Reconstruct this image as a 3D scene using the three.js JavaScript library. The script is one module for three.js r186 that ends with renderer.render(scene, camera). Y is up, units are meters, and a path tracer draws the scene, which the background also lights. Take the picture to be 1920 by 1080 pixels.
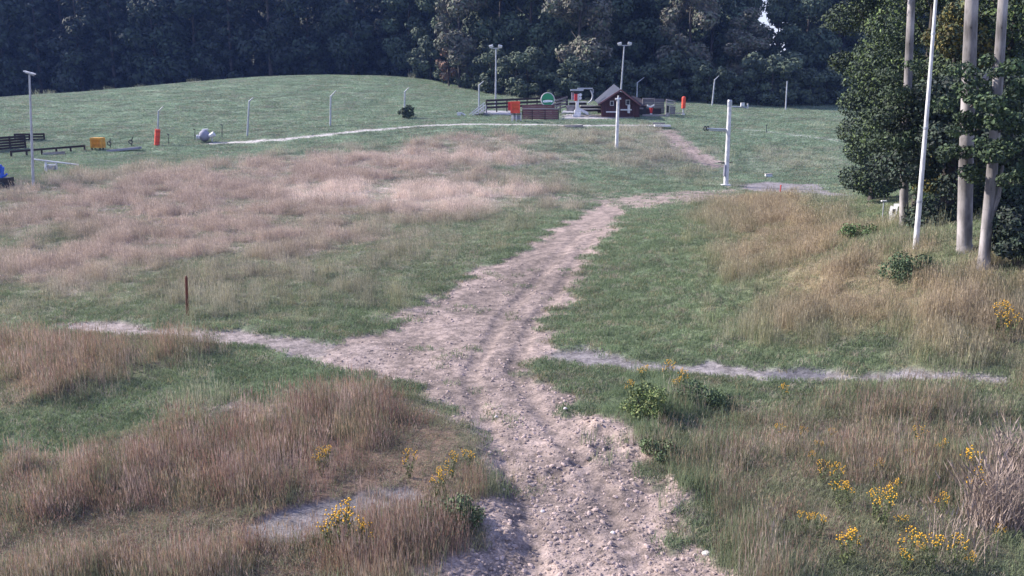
import * as THREE from 'three';
import { mergeGeometries } from 'three/addons/utils/BufferGeometryUtils.js';
import { RoundedBoxGeometry } from 'three/addons/geometries/RoundedBoxGeometry.js';

// ---------------------------------------------------------------- camera, sky, sun, exposure
const scene = new THREE.Scene();
const PITCH = 12 * Math.PI / 180, FOC = 1713, CAM_Y = 8;
const camera = new THREE.PerspectiveCamera(35, 16 / 9, 0.1, 2000);
camera.position.set(0, CAM_Y, 0);
camera.rotation.set(-PITCH, 0, 0);
const SUN = new THREE.Vector3(-0.86, 0.60, -0.30).normalize();
const sun = new THREE.DirectionalLight(new THREE.Color(1.0, 0.92, 0.82), 5);
sun.position.copy(SUN).multiplyScalar(300).add(new THREE.Vector3(0, 0, -90));
sun.target.position.set(0, 0, -90);
sun.castShadow = true;
sun.shadow.mapSize.set(4096, 4096);
Object.assign(sun.shadow.camera, { left: -170, right: 170, top: 150, bottom: -150, near: 1, far: 800 });
scene.add(sun, sun.target);
{ // clear morning sky: deep blue above, paler towards the horizon and round the sun
  const W = 256, H = 128, d = new Float32Array(W * H * 4);
  for (let j = 0; j < H; j++) for (let i = 0; i < W; i++) {
    const el = ((j + 0.5) / H - 0.5) * Math.PI, az = ((i + 0.5) / W - 0.5) * 2 * Math.PI;
    const v = [Math.cos(el) * Math.cos(az), Math.sin(el), Math.cos(el) * Math.sin(az)];
    const t = Math.pow(1 - Math.max(0, v[1]), 3.2);
    const c = v[0] * SUN.x + v[1] * SUN.y + v[2] * SUN.z;
    const g = 0.35 * Math.pow(Math.max(0, c), 6);
    const k = (j * W + i) * 4;
    d[k] = 0.36 + 0.62 * t + g; d[k + 1] = 0.48 + 0.56 * t + g; d[k + 2] = 0.98 + 0.22 * t + g * 0.8; d[k + 3] = 1;
  }
  const t = new THREE.DataTexture(d, W, H, THREE.RGBAFormat, THREE.FloatType);
  t.mapping = THREE.EquirectangularReflectionMapping; t.magFilter = THREE.LinearFilter; t.minFilter = THREE.LinearFilter;
  t.colorSpace = THREE.LinearSRGBColorSpace; t.needsUpdate = true;
  scene.background = t; scene.environment = t;
  scene.backgroundIntensity = 0.55; scene.environmentIntensity = 0.55;
  scene.fog = new THREE.FogExp2(new THREE.Color().setRGB(0.25, 0.42, 1.0), 0.00021);
}
const renderer = new THREE.WebGLRenderer({ antialias: true });
renderer.toneMapping = THREE.LinearToneMapping;
renderer.toneMappingExposure = 1.95;
renderer.shadowMap.enabled = true;

// ---------------------------------------------------------------- helpers
function rngOf(seed) { let a = seed >>> 0; return () => { a = (a + 0x6D2B79F5) | 0; let t = Math.imul(a ^ (a >>> 15), 1 | a); t = (t + Math.imul(t ^ (t >>> 7), 61 | t)) ^ t; return ((t ^ (t >>> 14)) >>> 0) / 4294967296; }; }
const hash = (i, j) => { let h = Math.imul(i, 374761393) + Math.imul(j, 668265263); h = Math.imul(h ^ (h >>> 13), 1274126177); return ((h ^ (h >>> 16)) >>> 0) / 4294967296; };
function vnoise(x, y) { const i = Math.floor(x), j = Math.floor(y); let u = x - i, v = y - j; u = u * u * (3 - 2 * u); v = v * v * (3 - 2 * v);
  const a = hash(i, j), b = hash(i + 1, j), c = hash(i, j + 1), d = hash(i + 1, j + 1); return a + (b - a) * u + (c - a) * v + (a - b - c + d) * u * v; }
const fbm = (x, y, o = 3) => { let s = 0, a = 0.5, n = 0; for (let k = 0; k < o; k++) { s += a * vnoise(x, y); n += a; a *= 0.5; x = x * 2.03 + 17.1; y = y * 2.03 + 9.7; } return s / n; };
const smooth = (a, b, x) => { const t = Math.min(1, Math.max(0, (x - a) / (b - a))); return t * t * (3 - 2 * t); };
const lerp = (a, b, t) => a + (b - a) * t;
const mix3 = (a, b, t) => [lerp(a[0], b[0], t), lerp(a[1], b[1], t), lerp(a[2], b[2], t)];
const names = {};
const numbered = (n) => { const k = (names[n] = (names[n] ?? -1) + 1); return k ? n + '_' + String(k).padStart(3, '0') : n; };
function shade(o) { o.traverse((m) => { if (m.isMesh) { m.castShadow = true; m.receiveShadow = true; } }); return o; }
function tag(o, label, category, group) { o.userData.label = label; o.userData.category = category; if (group) o.userData.group = group; return o; }
function thing(name, label, category, p, group) { const o = new THREE.Group(); o.name = numbered(name); o.position.copy(p); scene.add(o); return tag(o, label, category, group); }
function obj(name, geos, mat, parent) {
  const list = (Array.isArray(geos) ? geos : [geos]).map((g) => (g.index ? g.toNonIndexed() : g));
  const m = new THREE.Mesh(list.length > 1 ? mergeGeometries(list) : list[0], mat);
  m.name = parent ? name : numbered(name); m.castShadow = m.receiveShadow = true; (parent || scene).add(m); return m;
}
function copyOf(src, p, turn, s, label, group) { const c = src.clone(); c.userData = { ...src.userData }; c.name = numbered(src.name.replace(/_\d{3}$/, '')); c.position.copy(p); c.rotation.set(0, turn, 0); c.scale.set(s[0], s[1], s[2]); if (label) c.userData.label = label; if (group) c.userData.group = group; scene.add(c); return c; }
const V = (x, y, z) => new THREE.Vector3(x, y, z);
function box(w, h, d, x = 0, y = 0, z = 0, r = 0.012) { const g = new RoundedBoxGeometry(w, h, d, 1, Math.min(r, w * 0.2, h * 0.2, d * 0.2)); g.translate(x, y, z); return g; }
function bar(a, b, r0, r1 = r0, seg = 8) { // round bar from a to b
  const l = a.distanceTo(b), g = new THREE.CylinderGeometry(r1, r0, l, seg, 1); g.translate(0, l / 2, 0);
  { const u = g.attributes.uv, o = (a.y + b.y) / 2 - l / 2; for (let i = 0; i < u.count; i++) u.setXY(i, u.getX(i), u.getY(i) * l + o); }
  g.applyQuaternion(new THREE.Quaternion().setFromUnitVectors(V(0, 1, 0), b.clone().sub(a).normalize())); g.translate(a.x, a.y, a.z); return g;
}
function plank(a, b, h, t) { // board from a to b, h tall, t thick, its height staying vertical
  const dx = b.x - a.x, dz = b.z - a.z, L = Math.hypot(dx, dz), g = new RoundedBoxGeometry(L, h, t, 1, 0.008), p = g.attributes.position;
  for (let i = 0; i < p.count; i++) p.setY(i, p.getY(i) + (p.getX(i) / L) * (b.y - a.y));
  g.rotateY(-Math.atan2(dz, dx)); g.translate((a.x + b.x) / 2, (a.y + b.y) / 2, (a.z + b.z) / 2); g.computeVertexNormals(); return g;
}
function prism(pts, depth) { const s = new THREE.Shape(pts.map((p) => new THREE.Vector2(p[0], p[1]))); const g = new THREE.ExtrudeGeometry(s, { depth, bevelEnabled: false }); g.translate(0, 0, -depth / 2); return g; }
function slab4(a, b, c, d, t) { // a board through four corners, t thick (downwards)
  const n = b.clone().sub(a).cross(d.clone().sub(a)).normalize(); if (n.y < 0) n.negate();
  const lo = [a, b, c, d].map((p) => p.clone().addScaledVector(n, -t)), P = [a, b, c, d, ...lo], f = [[0, 1, 2], [0, 2, 3], [4, 6, 5], [4, 7, 6]];
  for (let i = 0; i < 4; i++) { const j = (i + 1) % 4; f.push([i, i + 4, j], [j, i + 4, j + 4]); }
  const g = new THREE.BufferGeometry(), A = [], U = []; for (const t3 of f) for (const k of t3) { A.push(P[k].x, P[k].y, P[k].z); U.push(P[k].x, P[k].y + P[k].z); }
  g.setAttribute('position', new THREE.Float32BufferAttribute(A, 3)); g.setAttribute('uv', new THREE.Float32BufferAttribute(U, 2)); g.computeVertexNormals(); return g;
}
// procedural tileable grey textures
function greyTex(size, fn, rx = 1, ry = 1, srgb = true) {
  const d = new Uint8Array(size * size * 4);
  for (let j = 0; j < size; j++) for (let i = 0; i < size; i++) { const v = Math.max(0, Math.min(255, fn(i / size, j / size) * 255)), k = (j * size + i) * 4; d[k] = d[k + 1] = d[k + 2] = v; d[k + 3] = 255; }
  const t = new THREE.DataTexture(d, size, size); t.wrapS = t.wrapT = THREE.RepeatWrapping; t.repeat.set(rx, ry); t.magFilter = THREE.LinearFilter; t.minFilter = THREE.LinearMipmapLinearFilter; t.generateMipmaps = true;
  if (srgb) t.colorSpace = THREE.SRGBColorSpace; t.needsUpdate = true; return t;
}
const tn = (u, v, f) => { // tileable noise
  const w = (a) => a, x = u * f, y = v * f, i = Math.floor(x), j = Math.floor(y); let a = x - i, b = y - j; a = a * a * (3 - 2 * a); b = b * b * (3 - 2 * b);
  const h = (p, q) => hash(((p % f) + f) % f + f * 31, ((q % f) + f) % f + f * 57); const A = h(i, j), B = h(i + 1, j), C = h(i, j + 1), D = h(i + 1, j + 1);
  return w(A + (B - A) * a + (C - A) * b + (A - B - C + D) * a * b); };
const tfbm = (u, v, f, o) => { let s = 0, a = 0.5, n = 0; for (let k = 0; k < o; k++) { s += a * tn(u, v, f); n += a; a *= 0.55; f *= 2; } return s / n; };
const soilTex = greyTex(512, (u, v) => 0.70 + 0.62 * (tfbm(u, v, 16, 5) - 0.5) + 0.25 * (tn(u, v, 128) - 0.5) + 0.14);
const soilBump = greyTex(512, (u, v) => tfbm(u, v, 24, 5), 1, 1, false);
const woodTex = greyTex(256, (u, v) => 0.78 + 0.3 * (tn(u, v, 4) - 0.5) + 0.28 * (tfbm(u * 0.25, v, 32, 3) - 0.5), 0.7, 0.7);
const wearTex = greyTex(256, (u, v) => 0.88 + 0.3 * (tfbm(u, v, 8, 4) - 0.5), 0.5, 0.5);
const barkTex = greyTex(512, (u, v) => { const n = tfbm(u, v, 5, 5), s = tn(u, v, 16) > 0.9 && tn(u, v, 8) > 0.55 ? -0.3 : 0; return 0.82 + 1.0 * (n - 0.5) + s; }, 1, 0.28);

const std = (c, o = {}) => new THREE.MeshStandardMaterial({ color: new THREE.Color().setRGB(c[0], c[1], c[2]), roughness: 0.85, ...o });
const M = {
  galv: std([0.50, 0.53, 0.60], { roughness: 0.5, metalness: 0.25, map: wearTex }),
  white: std([0.78, 0.78, 0.82], { roughness: 0.55, map: wearTex }),
  concrete: std([0.42, 0.42, 0.46], { map: wearTex, bumpMap: soilBump, bumpScale: 0.01 }),
  darkWood: std([0.055, 0.035, 0.04], { map: woodTex }),
  brownWood: std([0.30, 0.14, 0.15], { map: woodTex }),
  hutWood: std([0.10, 0.035, 0.04], { map: woodTex }),
  greyWood: std([0.26, 0.24, 0.27], { map: woodTex }),
  paleWood: std([0.55, 0.50, 0.50], { map: woodTex }),
  roof: std([0.034, 0.043, 0.08], { map: wearTex, roughness: 0.7 }),
  black: std([0.015, 0.016, 0.022], { roughness: 0.6 }),
  dark: std([0.03, 0.04, 0.04], { roughness: 0.7 }),
  orange: std([0.90, 0.095, 0.045], { roughness: 0.6, map: wearTex }),
  yellow: std([0.80, 0.38, 0.05], { roughness: 0.65, map: wearTex }),
  red: std([0.62, 0.03, 0.03], { roughness: 0.6, map: wearTex }),
  blue: std([0.04, 0.13, 0.62], { roughness: 0.45 }),
  green: std([0.02, 0.28, 0.12], { roughness: 0.5 }),
  rust: std([0.23, 0.075, 0.045], { map: woodTex }),
  greyCover: std([0.33, 0.33, 0.42], { roughness: 0.8, map: wearTex }),
  glass: std([0.03, 0.035, 0.05], { roughness: 0.1 }),
  beech: std([0.40, 0.37, 0.38], { map: barkTex, bumpMap: barkTex, bumpScale: 0.006 }),
  bark: std([0.09, 0.075, 0.07], { map: barkTex, bumpMap: barkTex, bumpScale: 0.012 }),
  leaf: std([1, 1, 1], { vertexColors: true, roughness: 0.8, side: THREE.DoubleSide }),
  blade: new THREE.MeshPhysicalMaterial({ color: 0xffffff, vertexColors: true, roughness: 1, side: THREE.DoubleSide, transmission: 0.35, thickness: 0 }),
  ground: std([1, 1, 1], { vertexColors: true, roughness: 0.97, map: soilTex, bumpMap: soilBump, bumpScale: 0.03 }),
  stone: std([0.36, 0.32, 0.32], { roughness: 0.9, map: wearTex }),
  petal: std([0.75, 0.40, 0.02], { roughness: 0.7, side: THREE.DoubleSide }),
};

// ---------------------------------------------------------------- terrain
const CP = Math.cos(PITCH), SP = Math.sin(PITCH);
const ray = (px, py) => { const cx = (px - 960) / FOC, cy = (540 - py) / FOC; return V(cx, cy * CP - SP, -cy * SP - CP); };
const at = (px, py, d) => { const r = ray(px, py); return V(0, CAM_Y, 0).addScaledVector(r, d / -r.z); };   // the point d metres ahead
// surveyed spots: where a spot of ground is seen, and how far ahead it lies
const SPOTS = [[960, 1080, 13.5], [0, 1080, 13.4], [1920, 1080, 13], [960, 850, 18], [500, 860, 18], [1500, 860, 17.6], [900, 650, 26], [350, 592, 28.5], [60, 615, 28], [1400, 690, 24], [1900, 705, 22.5],
  [1050, 480, 40], [600, 480, 41], [100, 470, 43], [1150, 385, 62], [1365, 347, 75], [1157, 275, 88], [62, 350, 64], [500, 390, 58], [183, 283, 92], [440, 268, 96], [620, 240, 102], [760, 222, 108], [900, 214, 112], [1160, 219, 112], [1280, 216, 113],
  [1340, 198, 130], [1475, 208, 130], [1570, 216, 126], [0, 186, 152], [400, 156, 166], [760, 147, 176], [850, 160, 162], [960, 182, 146], [1440, 329, 82], [1600, 352, 72], [1350, 378, 60], [1500, 390, 50], [1690, 428, 33], [1717, 462, 28.5], [1808, 472, 27],
  [1850, 494, 25.5], [1910, 560, 22.5], [1350, 550, 31], [1600, 560, 27], [1200, 560, 33], [1300, 450, 42], [1550, 450, 38]].map(([x, y, d]) => at(x, y, d));
for (const [x, y, z] of [[-120, 5, -60], [-70, 1, -20], [120, 8, -60], [60, 3, -20], [-130, 4, -190], [-60, 4, -195], [0, 6, -190], [60, 9, -170], [130, 12, -170], [40, 3.5, -60], [55, 5, -100], [0, 1.5, 5], [30, 2, 5], [-30, 1, 5]]) SPOTS.push(V(x, y, z));
const TPS = (() => { // smooth surface through the spots
  const n = SPOTS.length, N = n + 3, A = [], K = 0.02, phi = (r2) => (r2 < 1e-9 ? 0 : 0.5 * r2 * Math.log(r2));
  const S = SPOTS.map((p) => [p.x * K, p.z * K, p.y]);
  for (let i = 0; i < N; i++) { const r = new Float64Array(N + 1); if (i < n) { for (let j = 0; j < n; j++) r[j] = phi((S[i][0] - S[j][0]) ** 2 + (S[i][1] - S[j][1]) ** 2); r[i] += 0.0008; r[n] = 1; r[n + 1] = S[i][0]; r[n + 2] = S[i][1]; r[N] = S[i][2]; } else for (let j = 0; j < n; j++) r[j] = i === n ? 1 : S[j][i - n - 1]; A.push(r); }
  for (let c = 0; c < N; c++) { let b = c; for (let r = c + 1; r < N; r++) if (Math.abs(A[r][c]) > Math.abs(A[b][c])) b = r; const t = A[c]; A[c] = A[b]; A[b] = t; for (let r = 0; r < N; r++) if (r !== c) { const f = A[r][c] / A[c][c]; if (f) for (let k = c; k <= N; k++) A[r][k] -= f * A[c][k]; } }
  const w = A.map((r, i) => r[N] / r[i]);
  return (x, z) => { const X = x * K, Z = z * K; let s = w[n] + w[n + 1] * X + w[n + 2] * Z; for (let j = 0; j < n; j++) s += w[j] * phi((X - S[j][0]) ** 2 + (Z - S[j][1]) ** 2); return s; };
})();
function base(x, z) { // far off, the surface goes over into a wooded hill
  const d = -z, far = smooth(178, 215, d + Math.max(0, Math.abs(x) - 110) * 0.6), near = smooth(-4, 6, -d + 2);
  let h = TPS(Math.max(-150, Math.min(150, x)), Math.min(8, Math.max(-215, z)));
  if (far > 0) h = lerp(h, 5 + 20 * smooth(200, 285, d + Math.max(0, Math.abs(x) - 110) * 0.6) * (1 - 0.35 * Math.exp(-(((x / d) - 0.27) ** 2) / 0.004)), far);
  return h + near * 0;
}
function G(px, py) { // the ground seen at a spot
  const r = ray(px, py); let lo = 6, hi = 0;
  for (let d = 6; d < 230; d += 0.4) { const k = d / -r.z; if (CAM_Y + r.y * k < base(r.x * k, -d)) { hi = d; break; } lo = d; }
  if (!hi) return at(px, py, 150);
  for (let i = 0; i < 20; i++) { const m = (lo + hi) / 2, k = m / -r.z; if (CAM_Y + r.y * k < base(r.x * k, -m)) hi = m; else lo = m; }
  const k = hi / -r.z; return V(r.x * k, base(r.x * k, -hi), -hi);
}
function area(px) { // signed distance (metres, inside positive) to a patch of ground
  const P = px.map(([a, b]) => G(a, b)), n = P.length; let x0 = 1e9, x1 = -1e9, z0 = 1e9, z1 = -1e9;
  for (const p of P) { x0 = Math.min(x0, p.x); x1 = Math.max(x1, p.x); z0 = Math.min(z0, p.z); z1 = Math.max(z1, p.z); }
  return (x, z) => {
    const bx = Math.max(x0 - x, x - x1, 0), bz = Math.max(z0 - z, z - z1, 0); if (bx > 6 || bz > 6) return -9;
    let m = 1e9, inside = false;
    for (let i = 0, j = n - 1; i < n; j = i++) { const a = P[i], b = P[j], ex = b.x - a.x, ez = b.z - a.z, wx = x - a.x, wz = z - a.z, t = Math.max(0, Math.min(1, (wx * ex + wz * ez) / (ex * ex + ez * ez + 1e-9)));
      m = Math.min(m, (wx - ex * t) ** 2 + (wz - ez * t) ** 2); if ((a.z > z) !== (b.z > z) && x < (ex * (z - a.z)) / ez + a.x) inside = !inside; }
    return (inside ? 1 : -1) * Math.sqrt(m);
  };
}
function line(px, w) { const P = px.map(([a, b]) => G(a, b)); return (x, z) => { let m = 1e9; for (let i = 1; i < P.length; i++) { const a = P[i - 1], b = P[i], ex = b.x - a.x, ez = b.z - a.z, wx = x - a.x, wz = z - a.z, t = Math.max(0, Math.min(1, (wx * ex + wz * ez) / (ex * ex + ez * ez + 1e-9))); m = Math.min(m, (wx - ex * t) ** 2 + (wz - ez * t) ** 2); } return w - Math.sqrt(m); }; }
const A = {
  track: area([[700, 1120], [800, 1075], [880, 1010], [905, 930], [890, 830], [850, 780], [770, 725], [640, 690], [590, 650], [660, 628], [740, 600], [800, 560], [890, 515], [960, 478], [1030, 436], [1085, 400], [1110, 384], [1190, 386], [1170, 410], [1140, 450], [1110, 500], [1070, 555], [1020, 600], [1035, 650], [1010, 690], [1050, 730], [1110, 775], [1190, 830], [1260, 900], [1310, 990], [1350, 1075], [1400, 1130]]),
  left: area([[110, 604], [230, 605], [330, 617], [480, 624], [600, 638], [720, 650], [720, 690], [640, 692], [540, 658], [400, 641], [250, 634], [150, 624]]),
  right: area([[1025, 660], [1090, 650], [1180, 671], [1300, 683], [1340, 674], [1420, 690], [1500, 693], [1640, 700], [1930, 703], [1930, 716], [1600, 713], [1400, 707], [1250, 696], [1120, 686], [1040, 674]]),
  wet: area([[1445, 697], [1480, 690], [1530, 692], [1535, 702], [1470, 706]]),
  bare: area([[385, 790], [440, 762], [520, 750], [548, 772], [520, 800], [430, 802]]),
  band: area([[985, 371], [1110, 366], [1220, 362], [1330, 358], [1375, 350], [1400, 366], [1390, 378], [1290, 382], [1190, 392], [1105, 384]]),
  pad: area([[1372, 346], [1440, 340], [1540, 345], [1610, 366], [1598, 374], [1500, 363], [1400, 359]]),
  trail: area([[1236, 243], [1258, 246], [1305, 280], [1355, 314], [1310, 312], [1266, 280]]),
  rut: line([[1010, 1078], [965, 920], [915, 800], [880, 700], [950, 580], [1060, 460], [1140, 395]], 0.2), rut2: line([[1210, 1078], [1120, 900], [1030, 790], [960, 690], [1000, 600], [1090, 470], [1160, 398]], 0.2),
  step: line([[1005, 886], [1070, 872], [1110, 852], [1150, 832]], 0.09),
  thin: line([[405, 268], [530, 262], [700, 244], [800, 236], [940, 233], [1055, 235], [1235, 234]], 0.75),
  thin2: line([[1385, 241], [1440, 248], [1500, 254], [1575, 263]], 0.45),
  deck: area([[1050, 224], [1056, 214], [1140, 214], [1180, 222], [1140, 225]]),
  d1: area([[-60, 356], [120, 336], [250, 320], [560, 290], [800, 270], [1010, 262], [1035, 285], [960, 320], [890, 345], [1000, 368], [970, 396], [830, 410], [700, 420], [600, 470], [300, 520], [-60, 545]]),
  d1b: area([[-60, 515], [300, 500], [600, 440], [860, 420], [900, 470], [700, 540], [420, 585], [-60, 600]]),
  pale: area([[520, 348], [700, 342], [930, 352], [1000, 375], [940, 400], [760, 395], [560, 376]]),
  pale2: area([[640, 292], [900, 286], [1015, 288], [950, 312], [700, 308]]),
  d2: area([[1058, 240], [1232, 238], [1335, 316], [1300, 338], [1180, 312], [1060, 282]]),
  d3: area([[1335, 384], [1440, 374], [1530, 375], [1580, 425], [1650, 480], [1720, 515], [1930, 545], [1930, 692], [1700, 655], [1500, 605], [1400, 500], [1350, 430]]),
  d4: area([[-60, 625], [140, 628], [330, 642], [385, 662], [220, 700], [120, 742], [-60, 770]]),
  d5: area([[-60, 930], [200, 850], [420, 805], [640, 742], [780, 738], [858, 800], [885, 900], [905, 960], [830, 1060], [700, 1130], [-60, 1130]]),
  d6: area([[1190, 850], [1330, 752], [1500, 738], [1930, 742], [1930, 1130], [1400, 1130], [1330, 1000], [1260, 900]]),
  d7: area([[1380, 284], [1560, 280], [1570, 312], [1420, 316]]),
  slab: area([[455, 996], [560, 962], [700, 930], [762, 922], [800, 942], [730, 978], [630, 1012], [550, 1036], [462, 1028]]),
  soil: area([[470, 915], [540, 872], [640, 842], [715, 866], [690, 925], [560, 955]]),
  weeds: area([[1120, 770], [1180, 715], [1330, 712], [1350, 750], [1260, 830], [1330, 940], [1290, 950], [1200, 850]]),
};
const wOf = (s, e, n) => smooth(-e, e, s + n);
function cover(x, z) { // what grows or lies at a spot
  const d = -z, k = Math.min(1, 0.35 + d / 60), n1 = fbm(x * 1.1, z * 1.1, 3) - 0.5, n2 = fbm(x * 0.22 + 40, z * 0.22, 3) - 0.5, n3 = fbm(x * 4 + 9, z * 4, 2) - 0.5;
  const eN = (n1 * 1.5 + n3 * 0.7) * (0.6 + k);
  const track = wOf(A.track(x, z), 0.22, eN * 0.9), lp = wOf(A.left(x, z), 0.12, eN * 0.3 + 0.05), rp = wOf(A.right(x, z), 0.1, eN * 0.3 + 0.05), bare = wOf(A.bare(x, z), 0.3, eN * 1.2), band = 0.92 * wOf(A.band(x, z), 0.8, eN * 2.4 - 0.05), trail = wOf(A.trail(x, z), 0.5, eN * 0.9 + 0.35);
  const pad = wOf(A.pad(x, z), 0.3, eN * 0.6), thin = wOf(A.thin(x, z), 0.2, n1 * 0.7), thin2 = 0.6 * wOf(A.thin2(x, z), 0.25, n1 * 0.9), deck = wOf(A.deck(x, z), 0.3, 0), slab = wOf(A.slab(x, z), 0.05, n1 * 0.15), wet = wOf(A.wet(x, z), 0.12, eN * 0.4 + 0.12);
  const wide = (s, e, a) => wOf(s, e * 1.6, n2 * a * 1.2 + n1 * a * 0.7);
  const d1 = Math.max(wide(A.d1(x, z), 3.4, 13), 0.42 * wide(A.d1b(x, z), 2.5, 8)), d2 = wide(A.d2(x, z), 3, 8) * 0.75, d3 = wide(A.d3(x, z), 1.6, 5), d4 = wide(A.d4(x, z), 0.8, 2.6), d5 = wide(A.d5(x, z), 0.45, 1.8), d6 = wide(A.d6(x, z), 0.9, 2.8), d7 = 0.6 * wide(A.d7(x, z), 2, 5);
  const pale = Math.max(wide(A.pale(x, z), 1.4, 5), 0.7 * wide(A.pale2(x, z), 2, 6)), weeds = wOf(A.weeds(x, z), 0.3, eN), soil = 0.75 * wOf(A.soil(x, z), 0.3, eN * 0.8), clump = fbm(x * 0.55 + 3, z * 0.55 + 70, 3);
  const rut = Math.max(wOf(A.rut(x, z), 0.12, n1 * 0.3), wOf(A.rut2(x, z), 0.12, n1 * 0.3)) * track, step = wOf(A.step(x, z), 0.14, n1 * 0.7 + n3 * 0.45) * track * smooth(0.35, 0.6, fbm(x * 3.1, z * 3.1 + 8, 2));
  const tan = Math.max(track, band, trail, bare * 0.8), grey = Math.max(lp, rp, pad, slab), light = Math.max(thin, thin2, deck);
  return { rut, step, x, z, d, n1, n2, n3, tan, grey, light, lp, track, slab, wet, bare, d1, d2, d3, d4, d5, d6, d7, pale, weeds, soil, clump, dirt: Math.max(tan, grey, light, soil), dry: Math.max(d1, d2, d3, d4, d5, d6, d7) };
}
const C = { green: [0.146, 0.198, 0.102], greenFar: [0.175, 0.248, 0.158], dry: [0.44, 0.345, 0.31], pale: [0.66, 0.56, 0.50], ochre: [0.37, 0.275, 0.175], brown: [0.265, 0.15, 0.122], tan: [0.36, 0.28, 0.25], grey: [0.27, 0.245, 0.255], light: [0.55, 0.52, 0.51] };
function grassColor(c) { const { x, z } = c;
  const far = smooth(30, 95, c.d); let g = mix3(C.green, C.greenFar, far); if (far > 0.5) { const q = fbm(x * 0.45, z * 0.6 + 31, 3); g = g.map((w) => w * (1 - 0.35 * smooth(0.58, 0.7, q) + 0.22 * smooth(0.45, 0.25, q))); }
  const v = 1 + c.n2 * 0.5 + c.n1 * 0.35; g = g.map((q) => q * v);
  g = mix3(g, C.dry, Math.max(c.d1 * 0.85, c.d2 * 0.6, c.d7 * 0.5)); g = mix3(g, C.pale, c.pale * 0.95);
  g = mix3(g, C.ochre, c.d3 * 0.75); g = mix3(g, C.brown, Math.max(c.d4, c.d5, c.d6 * 0.8) * 0.8); return g;
}
function fine(x, z, c) { // small relief
  const d = -z; if (d > 70) return 0.35 * (fbm(x * 0.12, z * 0.12, 2) - 0.5) * smooth(70, 100, d);
  const f = 1 - smooth(30, 60, d), r = c.track * f;
  return r * (0.15 * (fbm(x * 1.1, z * 1.1, 3) - 0.5) + 0.045 * (fbm(x * 5.5, z * 5.5, 2) - 0.5) * (1 - smooth(14, 26, d))) - 0.06 * c.rut * f - 0.09 * c.step - 0.07 * Math.max(c.track, c.grey) + 0.10 * c.n1 * (1 - c.dirt) + 0.25 * Math.max(c.d4, c.d5, c.d6 * 0.6, c.weeds) * (0.6 + c.n2);
}
const groundY = (x, z) => base(x, z) + fine(x, z, cover(x, z));
{
  const NR = 620, NC = 560, pos = new Float32Array(NR * NC * 3), col = new Float32Array(NR * NC * 3), uv = new Float32Array(NR * NC * 2), idx = [];
  for (let j = 0; j < NR; j++) { const t = j / (NR - 1), d = t < 0.06 ? lerp(-25, 9, t / 0.06) : 9 * Math.pow(420 / 9, ((t - 0.06) / 0.94));
    for (let i = 0; i < NC; i++) { const s = i / (NC - 1) * 2 - 1, a = Math.abs(s), half = 0.66 * Math.max(d, 9) + 4, e = a < 0.86 ? (a / 0.86) * half : half + ((a - 0.86) / 0.14) ** 2 * (60 + d * 1.2), x = Math.sign(s) * e, z = -d, k = j * NC + i;
      const c = cover(x, z); pos[k * 3] = x; pos[k * 3 + 1] = base(x, z) + fine(x, z, c); pos[k * 3 + 2] = z; uv[k * 2] = x / 3; uv[k * 2 + 1] = z / 3;
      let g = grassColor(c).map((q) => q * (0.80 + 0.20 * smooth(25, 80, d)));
      const tone = 1 + c.n2 * 0.35 + c.n1 * 0.5 + c.n3 * 0.4;
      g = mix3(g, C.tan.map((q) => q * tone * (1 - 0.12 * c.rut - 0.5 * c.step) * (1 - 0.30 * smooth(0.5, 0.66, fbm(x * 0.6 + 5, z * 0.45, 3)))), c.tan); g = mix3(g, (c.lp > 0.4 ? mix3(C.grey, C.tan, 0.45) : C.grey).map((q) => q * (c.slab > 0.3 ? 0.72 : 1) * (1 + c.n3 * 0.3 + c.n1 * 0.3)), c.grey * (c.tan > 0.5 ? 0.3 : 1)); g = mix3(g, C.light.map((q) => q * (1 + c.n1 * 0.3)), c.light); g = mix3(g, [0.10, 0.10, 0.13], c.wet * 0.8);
      if (c.slab > 0.3 && fbm(x * 0.8 + z * 1.2, (z * 0.8 - x * 0.3) * 6, 2) > 0.6) g = g.map((q) => q * 0.45);
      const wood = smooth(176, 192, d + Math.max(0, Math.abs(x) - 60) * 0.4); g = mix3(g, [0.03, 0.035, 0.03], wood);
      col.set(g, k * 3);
      if (i && j) idx.push(k - NC - 1, k - NC, k, k - NC - 1, k, k - 1);
    } }
  const g = new THREE.BufferGeometry(); g.setAttribute('position', new THREE.BufferAttribute(pos, 3)); g.setAttribute('color', new THREE.BufferAttribute(col, 3)); g.setAttribute('uv', new THREE.BufferAttribute(uv, 2)); g.setIndex(idx); g.computeVertexNormals();
  const m = obj('ground', g.toNonIndexed(), M.ground); m.userData.kind = 'structure'; m.userData.label = 'grassy slope with a stony dirt track, grey footpaths and dry grass';
}

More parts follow.
